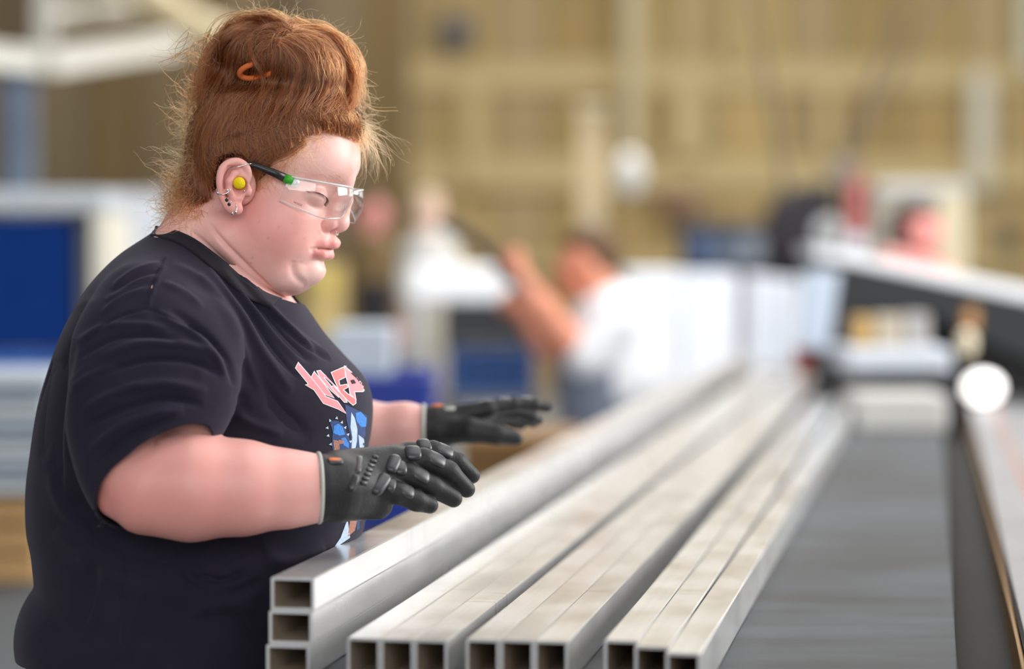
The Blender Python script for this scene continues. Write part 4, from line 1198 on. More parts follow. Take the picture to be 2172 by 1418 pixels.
def fabric(name, col, rough=0.9, scale=2600, strength=0.25, sheen=0.12):
    m = pbr(name, col, rough, spec=0.2, noise=(30, 0.14), bump=(scale, strength), sheen=sheen)
    m.node_tree.nodes['Principled BSDF'].inputs['Sheen Roughness'].default_value = 0.4
    m.node_tree.nodes['Principled BSDF'].inputs['Sheen Tint'].default_value = (0.7, 0.68, 0.85, 1)
    return m
M_SHIRT = fabric('black_cotton', (0.0150, 0.0130, 0.0235))
SV.f = TV
XP, XF = SV.mesh()
xg = collar_g(XP)
XP = slide(XP, normals(XP, XF), xg, np.tile(n_n, (len(XP), 1)))
XF = XF[(xg[XF] < 0).any(1) & (XP[XF][:, :, 1].max(1) < 1400)]
XP, XF, _ = compact(laplace(XP, XF, 1, 0.4), XF)
del SV, TV
shirt = mk('t_shirt', PW(np.concatenate([SP, XP])), np.concatenate([orient(SP, SF), orient(XP, XF) + len(SP)]), M_SHIRT, person, True)
shirt['label'] = 'faded black cotton T-shirt with band print'
md = shirt.modifiers.new('thick', 'SOLIDIFY'); md.thickness = 0.0022; md.offset = -1
# ---- gloves
M_GLOVE = pbr('glove_fabric', (0.0095, 0.0095, 0.0105), 0.55, spec=0.42, noise=(60, 0.25), bump=(420, 0.2))
M_RUBBER = pbr('glove_rubber', (0.022, 0.022, 0.026), 0.38, spec=0.7)
M_BIND = pbr('pale_binding', srgb(172, 172, 165), 0.85, bump=(900, 0.4))
M_TAB = pbr('orange_tab', srgb(205, 110, 60), 0.7, noise=(200, 0.3))
M_PALM = pbr('glove_palm', srgb(92, 90, 84), 0.8, noise=(80, 0.3), bump=(300, 0.6))

def height_of(vol):
    """w of the nearest surface at each u, v column"""
    ins = vol.f < 0
    nz = ins.shape[2]
    top = nz - 1 - np.argmax(ins[:, :, ::-1], axis=2)
    h = vol.ax[2][np.clip(top, 0, nz - 1)]
    h = np.where(ins.any(2), h, np.nan)
    def look(u, v):
        i = np.clip(((np.asarray(u) - vol.lo[0]) / vol.h).astype(int), 0, h.shape[0] - 1)
        j = np.clip(((np.asarray(v) - vol.lo[1]) / vol.h).astype(int), 0, h.shape[1] - 1)
        return h[i, j]
    return look

def blob(name, a, b, ra, rn, n, mat, parent):
    """flattened rounded pad from a to b (person space), half width ra, half height rn along n"""
    a = np.array(a, float); b = np.array(b, float); n = np.array(n, float)
    t = b - a; L = np.linalg.norm(t); t /= L
    n = n - t * (n @ t); n /= np.linalg.norm(n)
    s_ = np.cross(t, n)
    V = []; F = []
    seg, rings = 14, 8
    for i in range(rings + 1):
        th = math.pi * i / rings
        for k in range(seg):
            an = 2 * math.pi * k / seg
            ct, st = math.cos(th), math.sin(th)
            e = lambda x, p: math.copysign(abs(x) ** p, x)
            V.append((a + b) / 2 + t * e(ct, 0.6) * (L / 2) + s_ * e(math.cos(an), 0.7) * e(st, 0.6) * ra + n * math.sin(an) * e(st, 0.6) * rn)
    for i in range(rings):
        for k in range(seg):
            k2 = (k + 1) % seg
            F.append([i * seg + k, (i + 1) * seg + k, (i + 1) * seg + k2, i * seg + k2])
    return mk_px(name, np.array(V), np.array(F), mat, parent)

def ring_px(name, c, ax, r1, r2, e1, rt, mat, parent):
    c = np.array(c, float); ax = np.array(ax, float); ax /= np.linalg.norm(ax)
    e1 = np.array(e1, float); e1 -= ax * (e1 @ ax); e1 /= np.linalg.norm(e1)
    e2 = np.cross(ax, e1)
    pts = [c + e1 * math.cos(t) * r1 + e2 * math.sin(t) * r2 for t in np.linspace(0, 2 * math.pi, 48, endpoint=False)]
    mb = MB().tube([PW(p) for p in pts], rt * K, 8, closed=True)
    return mb.build(name, mat, parent, True)

def glove(name, lo, hi, palm, fingers, thumb, cuff, kpal=16, mat=M_GLOVE):
    V = Vol(lo, hi, 2.2)
    for a, b, ra, rb in palm: V.add(f_cap(a, b, ra, rb), kpal)
    for pts, rad in fingers:
        V.chain(pts, rad, 7, 8)
    V.chain(thumb[0], thumb[1], 10, 8)
    V.chain(cuff[0], cuff[1], 14, 10)
    P, F = V.mesh()
    P = laplace(P, F, 2, 0.4)
    return V, mk_px(name, P, F, mat, person)

def G(x, y, w): return Q(x, y, w)
# right hand, nearest the viewer: back of the hand and little finger towards us
FR = {'little': ([G(806, 1036, 300), G(842, 1045, 294), G(884, 1062, 276), G(912, 1071, 264)], [24, 21.5, 20, 17]),
      'ring': ([G(818, 1005, 273), G(866, 1007, 260), G(918, 1033, 240), G(962, 1057, 223)], [25, 23, 21, 18]),
      'middle': ([G(836, 976, 240), G(898, 974, 226), G(952, 1000, 202), G(990, 1037, 183)], [25, 22.5, 21, 17.5]),
      'index': ([G(866, 962, 200), G(918, 957, 183), G(968, 979, 160), G(1001, 1008, 143)], [24, 21.5, 20, 17])}
palm_r = [(G(712, 992, 300), G(868, 964, 202), 36, 24), (G(710, 1010, 318), G(838, 980, 240), 40, 26), (G(712, 1040, 328), G(820, 1008, 274), 44, 27),
          (G(714, 1064, 320), G(808, 1042, 294), 38, 26), (G(730, 1070, 308), G(800, 1068, 278), 30, 32), (G(735, 1040, 283), G(820, 1010, 218), 44, 34)]
thumb_r = ([G(750, 1030, 238), G(800, 1040, 183), G(845, 1030, 153), G(880, 1020, 138)], [34, 26, 20, 16])
cuff_r = ([G(680, 1034, 340), G(715, 1034, 326), G(742, 1032, 312)], [67, 64, 58])
RV, glove_r = glove('glove', (640, 890, 90), (1030, 1130, 440), palm_r, FR.values(), thumb_r, cuff_r)
glove_r['label'] = 'black work glove with ribbed rubber knuckle guards'
hR = height_of(RV)
dors = np.array([0.05, -0.72, 0.70])
def on_r(x, y, d=0):
    w = 290.0
    for _ in range(4):
        u, v, _w = Q(x, y, w); ww = float(hR(u, v)); w = ww if ww == ww else w
    return np.array([u, v, w + d])
for nm, (pts, rad) in FR.items():
    for i, (t0, t1) in ((0, (0.35, 0.92)), (1, (0.12, 0.85)), (2, (0.0, 0.55))):
        a, b = np.array(pts[i]), np.array(pts[i + 1]); r = (rad[i] + rad[i + 1]) / 2
        p0 = a + (b - a) * t0 + dors * r * 0.86; p1 = a + (b - a) * t1 + dors * r * 0.86
        if i == 2: continue
        blob('finger_guard', p0, p1, r * 0.82, r * 0.36, dors, M_RUBBER, glove_r)
for (a, b, wd, ht) in (((842, 966), (826, 1001), 14, 9), ((822, 1006), (792, 1046), 15, 9)):
    blob('knuckle_guard', on_r(*a, 2), on_r(*b, 2), wd, ht, (0.1, -0.5, 0.85), M_RUBBER, glove_r)
for i in range(7):
    t = i / 6
    blob('rib', on_r(795 - 24 * t - 6, 968 + 55 * t, 1), on_r(795 - 24 * t + 7, 968 + 55 * t + 2, 1), 4.2, 5, (0, -0.4, 0.9), M_RUBBER, glove_r)
for (a, b) in (((764, 968), (757, 1002)), ((756, 1006), (744, 1040))):
    blob('back_strap', on_r(*a, 1), on_r(*b, 1), 9, 6, (0, -0.4, 0.9), M_RUBBER, glove_r)
ring_px('cuff_binding', G(676, 1034, 338), np.array(ARM_R[7][0]) - np.array(ARM_R[6][0]), 68, 68, (0, 1, 0), 4.5, M_BIND, glove_r)
tb = blob('cuff_tab', on_r(694, 977, 2), on_r(728, 978, 2), 10, 5, (0, -0.8, 0.6), M_RUBBER, glove_r)
blob('tab_patch', on_r(697, 974, 6), on_r(724, 975, 6), 6.5, 3, (0, -0.8, 0.6), M_TAB, glove_r)

# left hand, beyond: thumb side towards us
wl = -628
FL = [([G(1035, 866, wl), G(1088, 857, wl - 25), G(1132, 857, wl - 45), G(1160, 863, wl - 60)], [20, 18, 16, 13]),
      ([G(1030, 872, wl - 40), G(1090, 873, wl - 75), G(1128, 884, wl - 95), G(1142, 890, wl - 105)], [20, 18, 16, 13]),
      ([G(1022, 878, wl - 80), G(1080, 880, wl - 120), G(1115, 890, wl - 140), G(1132, 897, wl - 150)], [19, 17, 15, 12]),
      ([G(1012, 884, wl - 115), G(1060, 888, wl - 155), G(1090, 896, wl - 172), G(1105, 902, wl - 180)], [17, 15, 14, 12])]
palm_l = [(G(925, 890, wl), G(1035, 868, wl), 32, 22), (G(925, 900, wl - 20), G(1030, 873, wl - 40), 36, 24), (G(925, 915, wl - 30), G(1022, 880, wl - 80), 36, 22), (G(930, 925, wl - 30), G(1012, 886, wl - 112), 30, 20)]
thumb_l = ([G(940, 915, wl + 15), G(1000, 912, wl + 45), G(1055, 921, wl + 50), G(1094, 929, wl + 40)], [34, 29, 23, 17])
cuff_l = ([G(903, 905, wl), G(930, 905, wl), G(950, 903, wl)], [50, 48, 42])
LV, glove_l = glove('glove', (874, 790, -860), (1260, 1010, -520), palm_l, FL, thumb_l, cuff_l)
glove_l['label'] = 'black work glove of the far hand'
ring_px('cuff_binding', G(899, 905, wl), (1, 0.0, 0.0), 52, 52, (0, 1, 0), 5, M_BIND, glove_l)
blob('cuff_pull', G(925, 874, wl + 22), G(966, 866, wl + 20), 8, 6, (0, -0.6, 0.8), M_BIND, glove_l)
blob('cuff_tab', G(912, 866, wl + 10), G(940, 862, wl + 10), 9, 8, (0, -0.6, 0.8), M_TAB, glove_l)
for pts, rad in FL[:2]:
    for i in (0, 1):
        a, b = np.array(pts[i]), np.array(pts[i + 1]); r = rad[i]
        d_ = np.array([0, -0.95, 0.2])
        blob('finger_guard', a + (b - a) * 0.3 + d_ * r * 0.7, a + (b - a) * 0.9 + d_ * r * 0.7, r * 0.7, r * 0.4, d_, M_RUBBER, glove_l)
blob('knuckle_guard', G(1010, 858, wl - 10), G(1048, 850, wl - 30), 16, 8, (0, -1, 0.2), M_RUBBER, glove_l)
# ---- hair
XV = Vol((360, 10, -200), (800, 500, 200), 3.2)
XV.add(f_ell((548, 312, 0), (156, 152, 152)))
XV.add(f_ell((640, 262, 0), (118, 72, 128)), 30)
XV.add(f_ell((706, 262, 0), (66, 46, 98)), 24)
XV.add(f_ell((430, 400, 0), (46, 70, 105)), 30)
XV.add(f_ell((520, 215, 0), (90, 60, 105)), 30)
for s in (1, -1): XV.sub(f_ell((520, 186, 110 * s), (70, 20, 60)), 14)
XV.add(f_ell((600, 130, 0), (112, 80, 108)), 12)
XV.add(f_ell((668, 165, 0), (72, 78, 92)), 26)
XV.add(f_ell((512, 108, 0), (48, 56, 72)), 20)
XV.add(f_ell((468, 165, 0), (16, 40, 30)), 18)
LINE = [(340, 370), (385, 392), (405, 420), (430, 452), (446, 440), (455, 400), (461, 352), (478, 334), (520, 332), (528, 374), (545, 388), (585, 368), (618, 342), (640, 316), (665, 298), (700, 288), (740, 296), (760, 306), (830, 312)]
lq = np.array([Q(x, y, 120)[:2] for x, y in LINE])
ur = U0 + (XV.ax[0][:, None] - U0) * math.cos(PSI) - np.abs(XV.ax[2][None, :]) * math.sin(PSI) + 3
vl = np.interp(ur, lq[:, 0], lq[:, 1]).astype(np.float32)
XV.f = smax(XV.f, (XV.ax[1][None, :, None] - vl[:, None, :]) * 0.75, 10)
XP_, XF_ = XV.mesh()
XP_ = RH(laplace(XP_, XF_, 3, 0.5))
def hair_surface(name, col):
    m = pbr(name, col, 0.75, spec=0.2, noise=(220, 0.5), bump=(500, 0.8))
    return m
hair_base = mk_px('hair', XP_, XF_, hair_surface('hair_gap_shade', (0.03, 0.008, 0.002)), person)  # darker than the strands: shade between locks put into the colour
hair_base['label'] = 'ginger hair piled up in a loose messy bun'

def height_map(Ps, x0, y0, x1, y1, st=4.0):
    nx, ny = int((x1 - x0) / st) + 1, int((y1 - y0) / st) + 1
    H = np.full((nx, ny), -1e3)
    for P in Ps:
        i = ((P[:, 0] - x0) / st).round().astype(int); j = ((P[:, 1] - y0) / st).round().astype(int)
        m = (i >= 0) & (i < nx) & (j >= 0) & (j < ny)
        np.maximum.at(H, (i[m], j[m]), P[m, 2])
    for _ in range(2):
        pad = np.pad(H, 1, constant_values=-1e3)
        nb = np.max([pad[a:a + nx, b_:b_ + ny] for a in range(3) for b_ in range(3)], axis=0)
        H = np.where(H < -500, nb, H)
    def look(u, v):
        i = np.clip(((np.asarray(u) - x0) / st).round().astype(int), 0, nx - 1); j = np.clip(((np.asarray(v) - y0) / st).round().astype(int), 0, ny - 1)
        return np.where(H[i, j] < -500, np.nan, H[i, j])
    return look
wtop = height_map((XP_, HP), 280, 0, 820, 700)

def hair_material(name, col, var):
    m = bpy.data.materials.new(name); m.use_nodes = True
    n, l = nodes_of(m)
    n.remove(n['Principled BSDF'])
    h = n.new('ShaderNodeBsdfHairPrincipled')
    h.parametrization = 'COLOR'
    hi = n.new('ShaderNodeHairInfo')
    cr = n.new('ShaderNodeValToRGB')
    cr.color_ramp.elements[0].color = (*[c * (1 - var) for c in col], 1)
    cr.color_ramp.elements[1].color = (*[min(c * (1 + var), 1) for c in col], 1)
    l.new(hi.outputs['Random'], cr.inputs[0]); l.new(cr.outputs[0], h.inputs['Color'])
    h.inputs['Roughness'].default_value = 0.32
    h.inputs['Radial Roughness'].default_value = 0.5
    l.new(h.outputs[0], n['Material Output'].inputs['Surface'])
    return m
M_HAIR = hair_material('ginger_hair', (0.130, 0.0335, 0.0076), 0.78)
M_FLY = hair_material('fine_ginger_hair', (0.28, 0.11, 0.036), 0.4)

def curves_object(name, strands, r0, mat, parent, rv=None):
    """strands: list of (n,3) arrays in person space; radius tapers to the tip"""
    cu = bpy.data.hair_curves.new(name)
    cu.add_curves([len(s) for s in strands])
    P = PW(np.concatenate(strands)) - np.array(world_loc(parent))
    cu.attributes['position'].data.foreach_set('vector', P.astype(np.float32).ravel())
    ra = cu.attributes.get('radius') or cu.attributes.new('radius', 'FLOAT', 'POINT')
    R = np.concatenate([r0 * (1 if rv is None else rv[i]) * K * np.linspace(1, 0.35, len(s)) for i, s in enumerate(strands)])
    ra.data.foreach_set('value', R.astype(np.float32))
    cu.materials.append(mat)
    o = bpy.data.objects.new(name, cu)
    COL.objects.link(o); o.parent = parent
    return o

def lay(path, lift, side=1, wj=0.0):
    """path (n,2) photo pixels at the middle plane -> person space, lying on the head"""
    u, v = path[:, 0], path[:, 1]
    w = wtop(u, v)
    ok = ~np.isnan(w)
    if not ok.any(): w = np.full(len(u), wj)
    else:
        ii = np.arange(len(u))
        w = np.interp(ii, ii[ok], w[ok])
        # fade towards the middle plane beyond the outline
    ks = np.array([0.25, 0.5, 0.25])
    for _ in range(2):
        w[1:-1] = np.convolve(w, ks, 'valid')
    w = w + lift
    s = (D0 - w * K) / D0
    return np.stack([u, v, w * side], 1)

def strands_from(guides, n, npt, spread, lift, clump=14, frizz=2.0, t0=(0, 0.15), t1=(0.75, 1.0)):
    gs = [spline(g, 40) for g in guides]
    out = []
    ncl = max(n // clump, 1)
    for c in range(ncl):
        q = rng.uniform(0, len(gs) - 1.001); i = int(q); fr = q - i
        base = gs[i] * (1 - fr) + gs[i + 1] * fr
        ph = rng.uniform(0, 6.28); wl_ = rng.uniform(1.0, 2.6); am = rng.normal(0, spread)
        lf = rng.uniform(*lift)
        ta = rng.uniform(*t0); tb_ = rng.uniform(*t1)
        cw = rng.uniform(1.5, 9)
        for k in range(clump):
            t = np.linspace(max(ta + rng.normal(0, 0.03), 0), min(tb_ + rng.normal(0, 0.05), 1), npt)
            b = np.stack([np.interp(t * 39, np.arange(40), base[:, 0]), np.interp(t * 39, np.arange(40), base[:, 1])], 1)
            tg = np.gradient(b, axis=0); tg /= np.linalg.norm(tg, axis=1, keepdims=True) + 1e-9
            nn = np.stack([-tg[:, 1], tg[:, 0]], 1)
            o = am * np.sin(wl_ * t * 3.1 + ph) + rng.normal(0, cw) * (1 - 0.6 * t * t) + frizz * np.sin(rng.uniform(2, 7) * t * 3 + rng.uniform(0, 6.28))
            p = b + nn * o[:, None]
            out.append((p, lf + rng.uniform(0, 5) + rng.uniform(0, 6) * t))
    return out

SCALP = [[(398, 402), (393, 370), (396, 325), (412, 270), (455, 215), (520, 178)], [(428, 446), (414, 390), (416, 330), (440, 265), (485, 215), (535, 180)],
         [(452, 430), (440, 370), (448, 310), (475, 255), (515, 210), (550, 182)], [(470, 345), (464, 305), (488, 255), (525, 212), (558, 184)],
         [(515, 332), (508, 290), (525, 245), (550, 210), (570, 186)], [(560, 348), (548, 305), (556, 255), (570, 215), (582, 186)],
         [(605, 345), (590, 300), (588, 255), (592, 215), (596, 186)], [(640, 318), (625, 285), (615, 250), (612, 215), (612, 188)],
         [(672, 298), (657, 270), (642, 240), (632, 210), (628, 188)], [(705, 292), (698, 265), (678, 235), (658, 210), (645, 190)],
         [(738, 298), (742, 270), (722, 240), (695, 215), (665, 195)], [(758, 306), (768, 276), (754, 248), (725, 225), (690, 205)]]
BUN = [[(625, 80), (610, 48), (575, 34), (530, 40), (490, 66), (456, 112), (436, 160)], [(600, 75), (560, 52), (510, 57), (468, 95), (442, 145), (428, 195), (420, 222)], [(600, 80), (555, 64), (512, 76), (478, 110), (457, 155), (446, 205), (440, 240)],
       [(598, 88), (560, 80), (525, 95), (502, 125), (490, 165), (470, 212), (460, 260)], [(598, 90), (570, 95), (548, 115), (542, 145), (528, 180), (505, 220), (500, 270)],
       [(600, 92), (580, 105), (566, 130), (568, 165), (558, 205), (542, 250), (545, 300)], [(605, 92), (603, 120), (603, 160), (592, 205), (578, 250), (566, 292)],
       [(612, 92), (630, 115), (640, 155), (630, 200), (612, 248), (592, 285)], [(620, 90), (658, 110), (676, 150), (672, 195), (652, 238), (640, 280)],
       [(628, 85), (683, 100), (712, 140), (716, 190), (700, 235), (682, 262)], [(630, 78), (698, 86), (736, 130), (748, 185), (738, 228), (728, 256)], [(630, 72), (700, 74), (746, 122), (762, 182), (758, 240)]]
TOP = [[(600, 62), (575, 38), (545, 34), (510, 44), (480, 74)], [(612, 80), (590, 48), (560, 36), (520, 46)], [(620, 84), (635, 58), (665, 62), (700, 84), (735, 125)], [(608, 84), (620, 66), (650, 72), (690, 92), (725, 140)]]
S1 = strands_from(SCALP, 6500, 13, 6.0, (0, 11), 12, 2.5)
S2 = strands_from(BUN, 7000, 15, 12.0, (0, 26), 12, 3.5, (0, 0.4), (0.45, 1.0))
S3 = strands_from(TOP, 500, 10, 4.0, (2, 10), 10, 2.2)
def lock(pts, n, wid, lift, tip=0.35):
    g = spline(pts, 40); out = []
    for k in range(n):
        e_ = min(1.0, rng.uniform(0.86, 1.06)); t = np.linspace(rng.uniform(0, 0.08), e_, 18)
        b = np.stack([np.interp(t * 39, np.arange(40), g[:, 0]), np.interp(t * 39, np.arange(40), g[:, 1])], 1)
        tg = np.gradient(b, axis=0); tg /= np.linalg.norm(tg, axis=1, keepdims=True) + 1e-9
        o = rng.normal(0, wid * 0.45) * (1 - (1 - tip) * t) + rng.normal(0, 1.2) * np.sin(rng.uniform(2, 6) * t * 3 + rng.uniform(0, 6)) + wid * 0.25 * np.sin(t * 5 + len(pts))
        out.append((b + np.stack([-tg[:, 1], tg[:, 0]], 1) * o[:, None], lift * (0.35 + 0.65 * np.sin(np.clip(t, 0, 1) * 3.0)) + rng.uniform(-3, 3)))
    return out
LOCKS = [([(615, 70), (575, 62), (540, 85), (538, 118), (552, 148), (566, 172), (570, 200), (556, 240), (540, 285)], 60, 9, 30), ([(600, 80), (560, 72), (525, 95), (515, 130), (505, 165)], 70, 12, 24),
         ([(612, 70), (570, 48), (520, 52), (480, 85), (458, 125), (440, 170), (428, 200)], 90, 15, 14), ([(610, 66), (570, 40), (535, 42), (500, 62), (470, 98), (452, 140)], 80, 12, 16),
         ([(600, 92), (590, 120), (596, 160), (582, 200), (560, 250), (550, 275)], 60, 10, 24), ([(620, 95), (618, 130), (628, 170), (612, 215), (596, 260), (590, 285)], 70, 11, 26),
         ([(630, 90), (650, 125), (648, 165), (632, 205), (622, 245), (598, 268)], 70, 10, 28), ([(640, 88), (676, 112), (684, 155), (664, 200), (640, 240), (618, 272)], 70, 11, 26),
         ([(640, 82), (690, 98), (712, 140), (704, 185), (686, 222), (668, 250)], 80, 13, 22), ([(640, 78), (700, 86), (736, 128), (742, 175), (730, 220), (722, 250)], 80, 13, 18), ([(660, 80), (716, 100), (750, 150), (758, 200), (748, 245)], 70, 12, 12),
         ([(700, 292), (706, 262), (690, 230), (664, 205)], 60, 16, 10), ([(738, 298), (750, 272), (736, 246), (712, 228)], 60, 14, 10), ([(655, 305), (640, 270), (632, 235), (640, 205)], 60, 14, 10), ([(620, 338), (602, 300), (600, 262), (612, 225)], 60, 14, 10),
         ([(470, 330), (452, 290), (470, 240), (505, 205), (540, 185)], 60, 14, 12), ([(430, 440), (415, 370), (420, 300), (455, 235), (500, 195)], 70, 16, 10), ([(545, 345), (530, 300), (540, 250), (560, 205)], 60, 14, 10),
         ([(640, 310), (605, 318), (570, 338), (545, 368), (540, 402)], 120, 16, 12, 0.7), ([(655, 300), (620, 330), (590, 350), (560, 378), (548, 410)], 120, 15, 10, 0.7), ([(600, 290), (570, 310), (545, 345), (530, 385)], 120, 16, 12, 0.7), ([(530, 300), (500, 308), (478, 325), (455, 360), (448, 410)], 120, 18, 10, 0.7),
         ([(600, 84), (606, 66), (620, 60), (640, 66)], 60, 16, 12, 1.0), ([(585, 80), (600, 70), (615, 78), (625, 92)], 60, 16, 10, 1.0), ([(622, 66), (608, 72), (598, 90), (600, 120)], 60, 14, 14, 0.8),
         ([(590, 262), (560, 285), (520, 300), (480, 318)], 30, 8, 14, 0.6)]
for _ in range(1100):     # strands that stray across the combed ones
    x, y = rng.uniform(395, 745), rng.uniform(60, 370)
    if np.interp(x, lq[:, 0], lq[:, 1]) < y + 12: continue
    c = np.zeros((14, 2)); a = rng.normal(1.9 if y < 200 else -1.2 if x < 560 else -1.9, 0.8); st = rng.uniform(3.5, 9); bd = rng.normal(0, 0.16)
    for i in range(14):
        c[i] = (x, y); x += math.cos(a) * st; y += math.sin(a) * st; a += bd + rng.normal(0, 0.1)
        if np.interp(x, lq[:, 0], lq[:, 1]) < y: c = c[:i]; break
    if len(c) > 6: S3.append((c, rng.uniform(4, 18)))
HOLES = [(497, 124, 20, 28), (545, 170, 42, 13), (470, 205, 26, 16), (700, 226, 46, 9), (610, 78, 16, 8)]
def open_spots(S):
    out = []
    for p, l_ in S:
        hit = False
        for (cx, cy, rx, ry) in HOLES:
            if (((p[:, 0] - cx) / rx) ** 2 + ((p[:, 1] - cy) / ry) ** 2 < 1).any(): hit = True
        if not hit or rng.random() < 0.22: out.append((p, l_))
    return out
S1 = open_spots(S1); S2 = open_spots(S2); S3 = open_spots(S3)
for lk in LOCKS: S3 = S3 + lock(*lk)
near = [lay(p, l) for p, l in S1 + S2 + S3]
far = [lay(p, l, -1) for p, l in (S1 + S2 + S3)[::3]]
curves_object('hair_strands', near, 0.66, M_HAIR, hair_base, rng.uniform(0.6, 1.3, len(near)))
curves_object('hair_strands', far, 1.0, M_HAIR, hair_base)

# loose ends: a root, a heading and a curl
def curl(x, y, a, L, bend, wob, npt=16, w=None, dw=0.0):
    pts = np.zeros((npt, 3)); st = L / (npt - 1)
    ph = rng.uniform(0, 6.28); fq = rng.uniform(0.3, 1.1)
    px, py = x, y
    w0 = w if w is not None else None
    if w0 is None:
        w0 = wtop(np.array([x]), np.array([y]))[0]
        if w0 != w0: w0 = rng.uniform(-60, 60)
    for i in range(npt):
        pts[i] = (px, py, w0 + dw * i)
        px += math.cos(a) * st; py += math.sin(a) * st
        a += bend / npt + wob * math.sin(ph + fq * i)
    return pts
FLY = []
for _ in range(1200):      # frizz behind the neck and ear
    x, y = rng.uniform(392, 430), rng.uniform(240, 470)
    FLY.append(curl(x, y, math.pi + rng.normal(-0.3, 0.7) - (y - 360) / 260, abs(rng.normal(42, 26)) * (1.25 if y > 330 else 0.7), rng.normal(-1.4, 2.4), 0.28, 16, rng.uniform(-70, 110), rng.normal(0, 1.5)))
for _ in range(260):      # curls on the nape
    x, y = rng.uniform(385, 440), rng.uniform(420, 470)
    FLY.append(curl(x, y, math.pi * 0.6 + rng.normal(0, 0.5), rng.uniform(40, 120), rng.normal(2.6, 2.5), 0.25, 22, rng.uniform(0, 120), rng.normal(0, 1.0)))
outline = spline([(392, 300), (420, 215), (432, 165), (455, 110), (500, 58), (545, 32), (605, 38), (650, 62), (705, 82), (742, 130), (760, 185), (766, 235), (776, 268), (768, 300)], 200)
for _ in range(850):      # fly-aways along the outline
    i = int(rng.uniform(1, 198)); t = outline[i + 1] - outline[i - 1]
    a = math.atan2(t[1], t[0]); n_ = a - math.pi / 2
    o = outline[i]; d = rng.uniform(-16, 2)
    FLY.append(curl(o[0] + math.cos(n_) * d, o[1] + math.sin(n_) * d, n_ + rng.normal(0.5 if i > 80 else -0.4, 0.7), abs(rng.normal(20, 18)) + 8, rng.normal(0.6 if i > 80 else -0.8, 1.5), 0.12, 12, rng.uniform(-60, 60)))
for _ in range(150):      # fringe hanging off the forehead
    FLY.append(curl(rng.uniform(745, 776), rng.uniform(255, 300), rng.normal(0.75, 0.45), rng.uniform(40, 125), rng.normal(1.1, 0.6), 0.08, 16, rng.uniform(-80, 70), rng.normal(0, 1.2)))
for _ in range(420):      # wisps over temple and ear
    x, y = rng.uniform(470, 660), rng.uniform(255, 330)
    c = curl(x, y, rng.normal(1.5, 0.9), rng.uniform(30, 100), rng.normal(0, 2.0), 0.16, 14)
    c = lay(c[:, :2], rng.uniform(3, 12)); FLY.append(c)
for _ in range(120):      # soft hairline by the temple
    x, y = rng.uniform(560, 700), 0
    y = np.interp(x, lq[:, 0], lq[:, 1]) - rng.uniform(-4, 14)
    c = curl(x, y, rng.normal(2.0, 0.7), rng.uniform(18, 55), rng.normal(0.6, 1.4), 0.1, 10)
    FLY.append(lay(c[:, :2], rng.uniform(1, 6)))
for _ in range(170):       # strands in front of the ear
    c = curl(rng.uniform(528, 575), rng.uniform(325, 355), rng.normal(1.75, 0.3), rng.uniform(30, 95), rng.normal(-0.6, 0.9), 0.12, 14)
    FLY.append(lay(c[:, :2], rng.uniform(4, 12)))
NAPE = []
for _ in range(560):
    x, y = rng.uniform(388, 446), rng.uniform(370, 450)
    NAPE.append(curl(x, y, math.pi * 0.62 + rng.normal(0, 0.45), rng.uniform(30, 105), rng.normal(1.6, 2.6), 0.2, 22, min(float(np.nan_to_num(wtop(x, y), nan=60)), 130) + rng.uniform(-30, 8), rng.normal(0, 0.8)))
curves_object('nape_curls', NAPE, 0.5, M_HAIR, hair_base)
curves_object('loose_hair', FLY, 0.27, M_FLY, hair_base)
band = MB().tube([PW((566 + 46 * math.cos(t), 158 + 15 * math.sin(t) - 10 * math.cos(t), 104 + 10 * math.sin(t * 2))) for t in np.linspace(0, 2 * math.pi, 30, endpoint=False)], 6 * K, 8, closed=True)
band.build('hair_tie', pbr('orange_tie', srgb(190, 98, 48), 0.8, bump=(500, 0.5)), hair_base, True)
# ---- safety glasses
def clear_plastic():
    m = bpy.data.materials.new('clear_plastic'); m.use_nodes = True
    n, l = nodes_of(m)
    n.remove(n['Principled BSDF'])
    tr = n.new('ShaderNodeBsdfTransparent'); tr.inputs[0].default_value = (0.985, 0.99, 0.99, 1)
    gl = n.new('ShaderNodeBsdfGlossy'); gl.inputs['Roughness'].default_value = 0.06
    lw = n.new('ShaderNodeLayerWeight'); lw.inputs[0].default_value = 0.5
    pw = n.new('ShaderNodeMath'); pw.operation = 'POWER'; pw.inputs[1].default_value = 3.0
    l.new(lw.outputs['Facing'], pw.inputs[0])
    fr = n.new('ShaderNodeMath'); fr.operation = 'MULTIPLY_ADD'; fr.inputs[1].default_value = 0.6; fr.inputs[2].default_value = 0.05
    l.new(pw.outputs[0], fr.inputs[0])
    mx = n.new('ShaderNodeMixShader')
    l.new(fr.outputs[0], mx.inputs[0]); l.new(tr.outputs[0], mx.inputs[1]); l.new(gl.outputs[0], mx.inputs[2])
    l.new(mx.outputs[0], n['Material Output'].inputs['Surface'])
    return m
M_CLEAR = clear_plastic()
M_EDGE = pbr('clear_edge_glint', (0.82, 0.86, 0.87), 0.12, trans=0.55, spec=0.8, ior=1.3)  # whitish plastic, highlights along the lens edges put into its colour
M_BLACKP = pbr('black_plastic', (0.012, 0.012, 0.014), 0.35)
M_GREENP = pbr('green_plastic', srgb(44, 150, 34), 0.45)
M_STEEL = pbr('polished_steel', (0.72, 0.72, 0.72), 0.16, 1.0)
glasses_loc = PW((690, 420, 0))
glasses = thing('safety_glasses', glasses_loc, 'clear wraparound safety glasses with black and green arms on the woman\'s face', 'safety glasses')
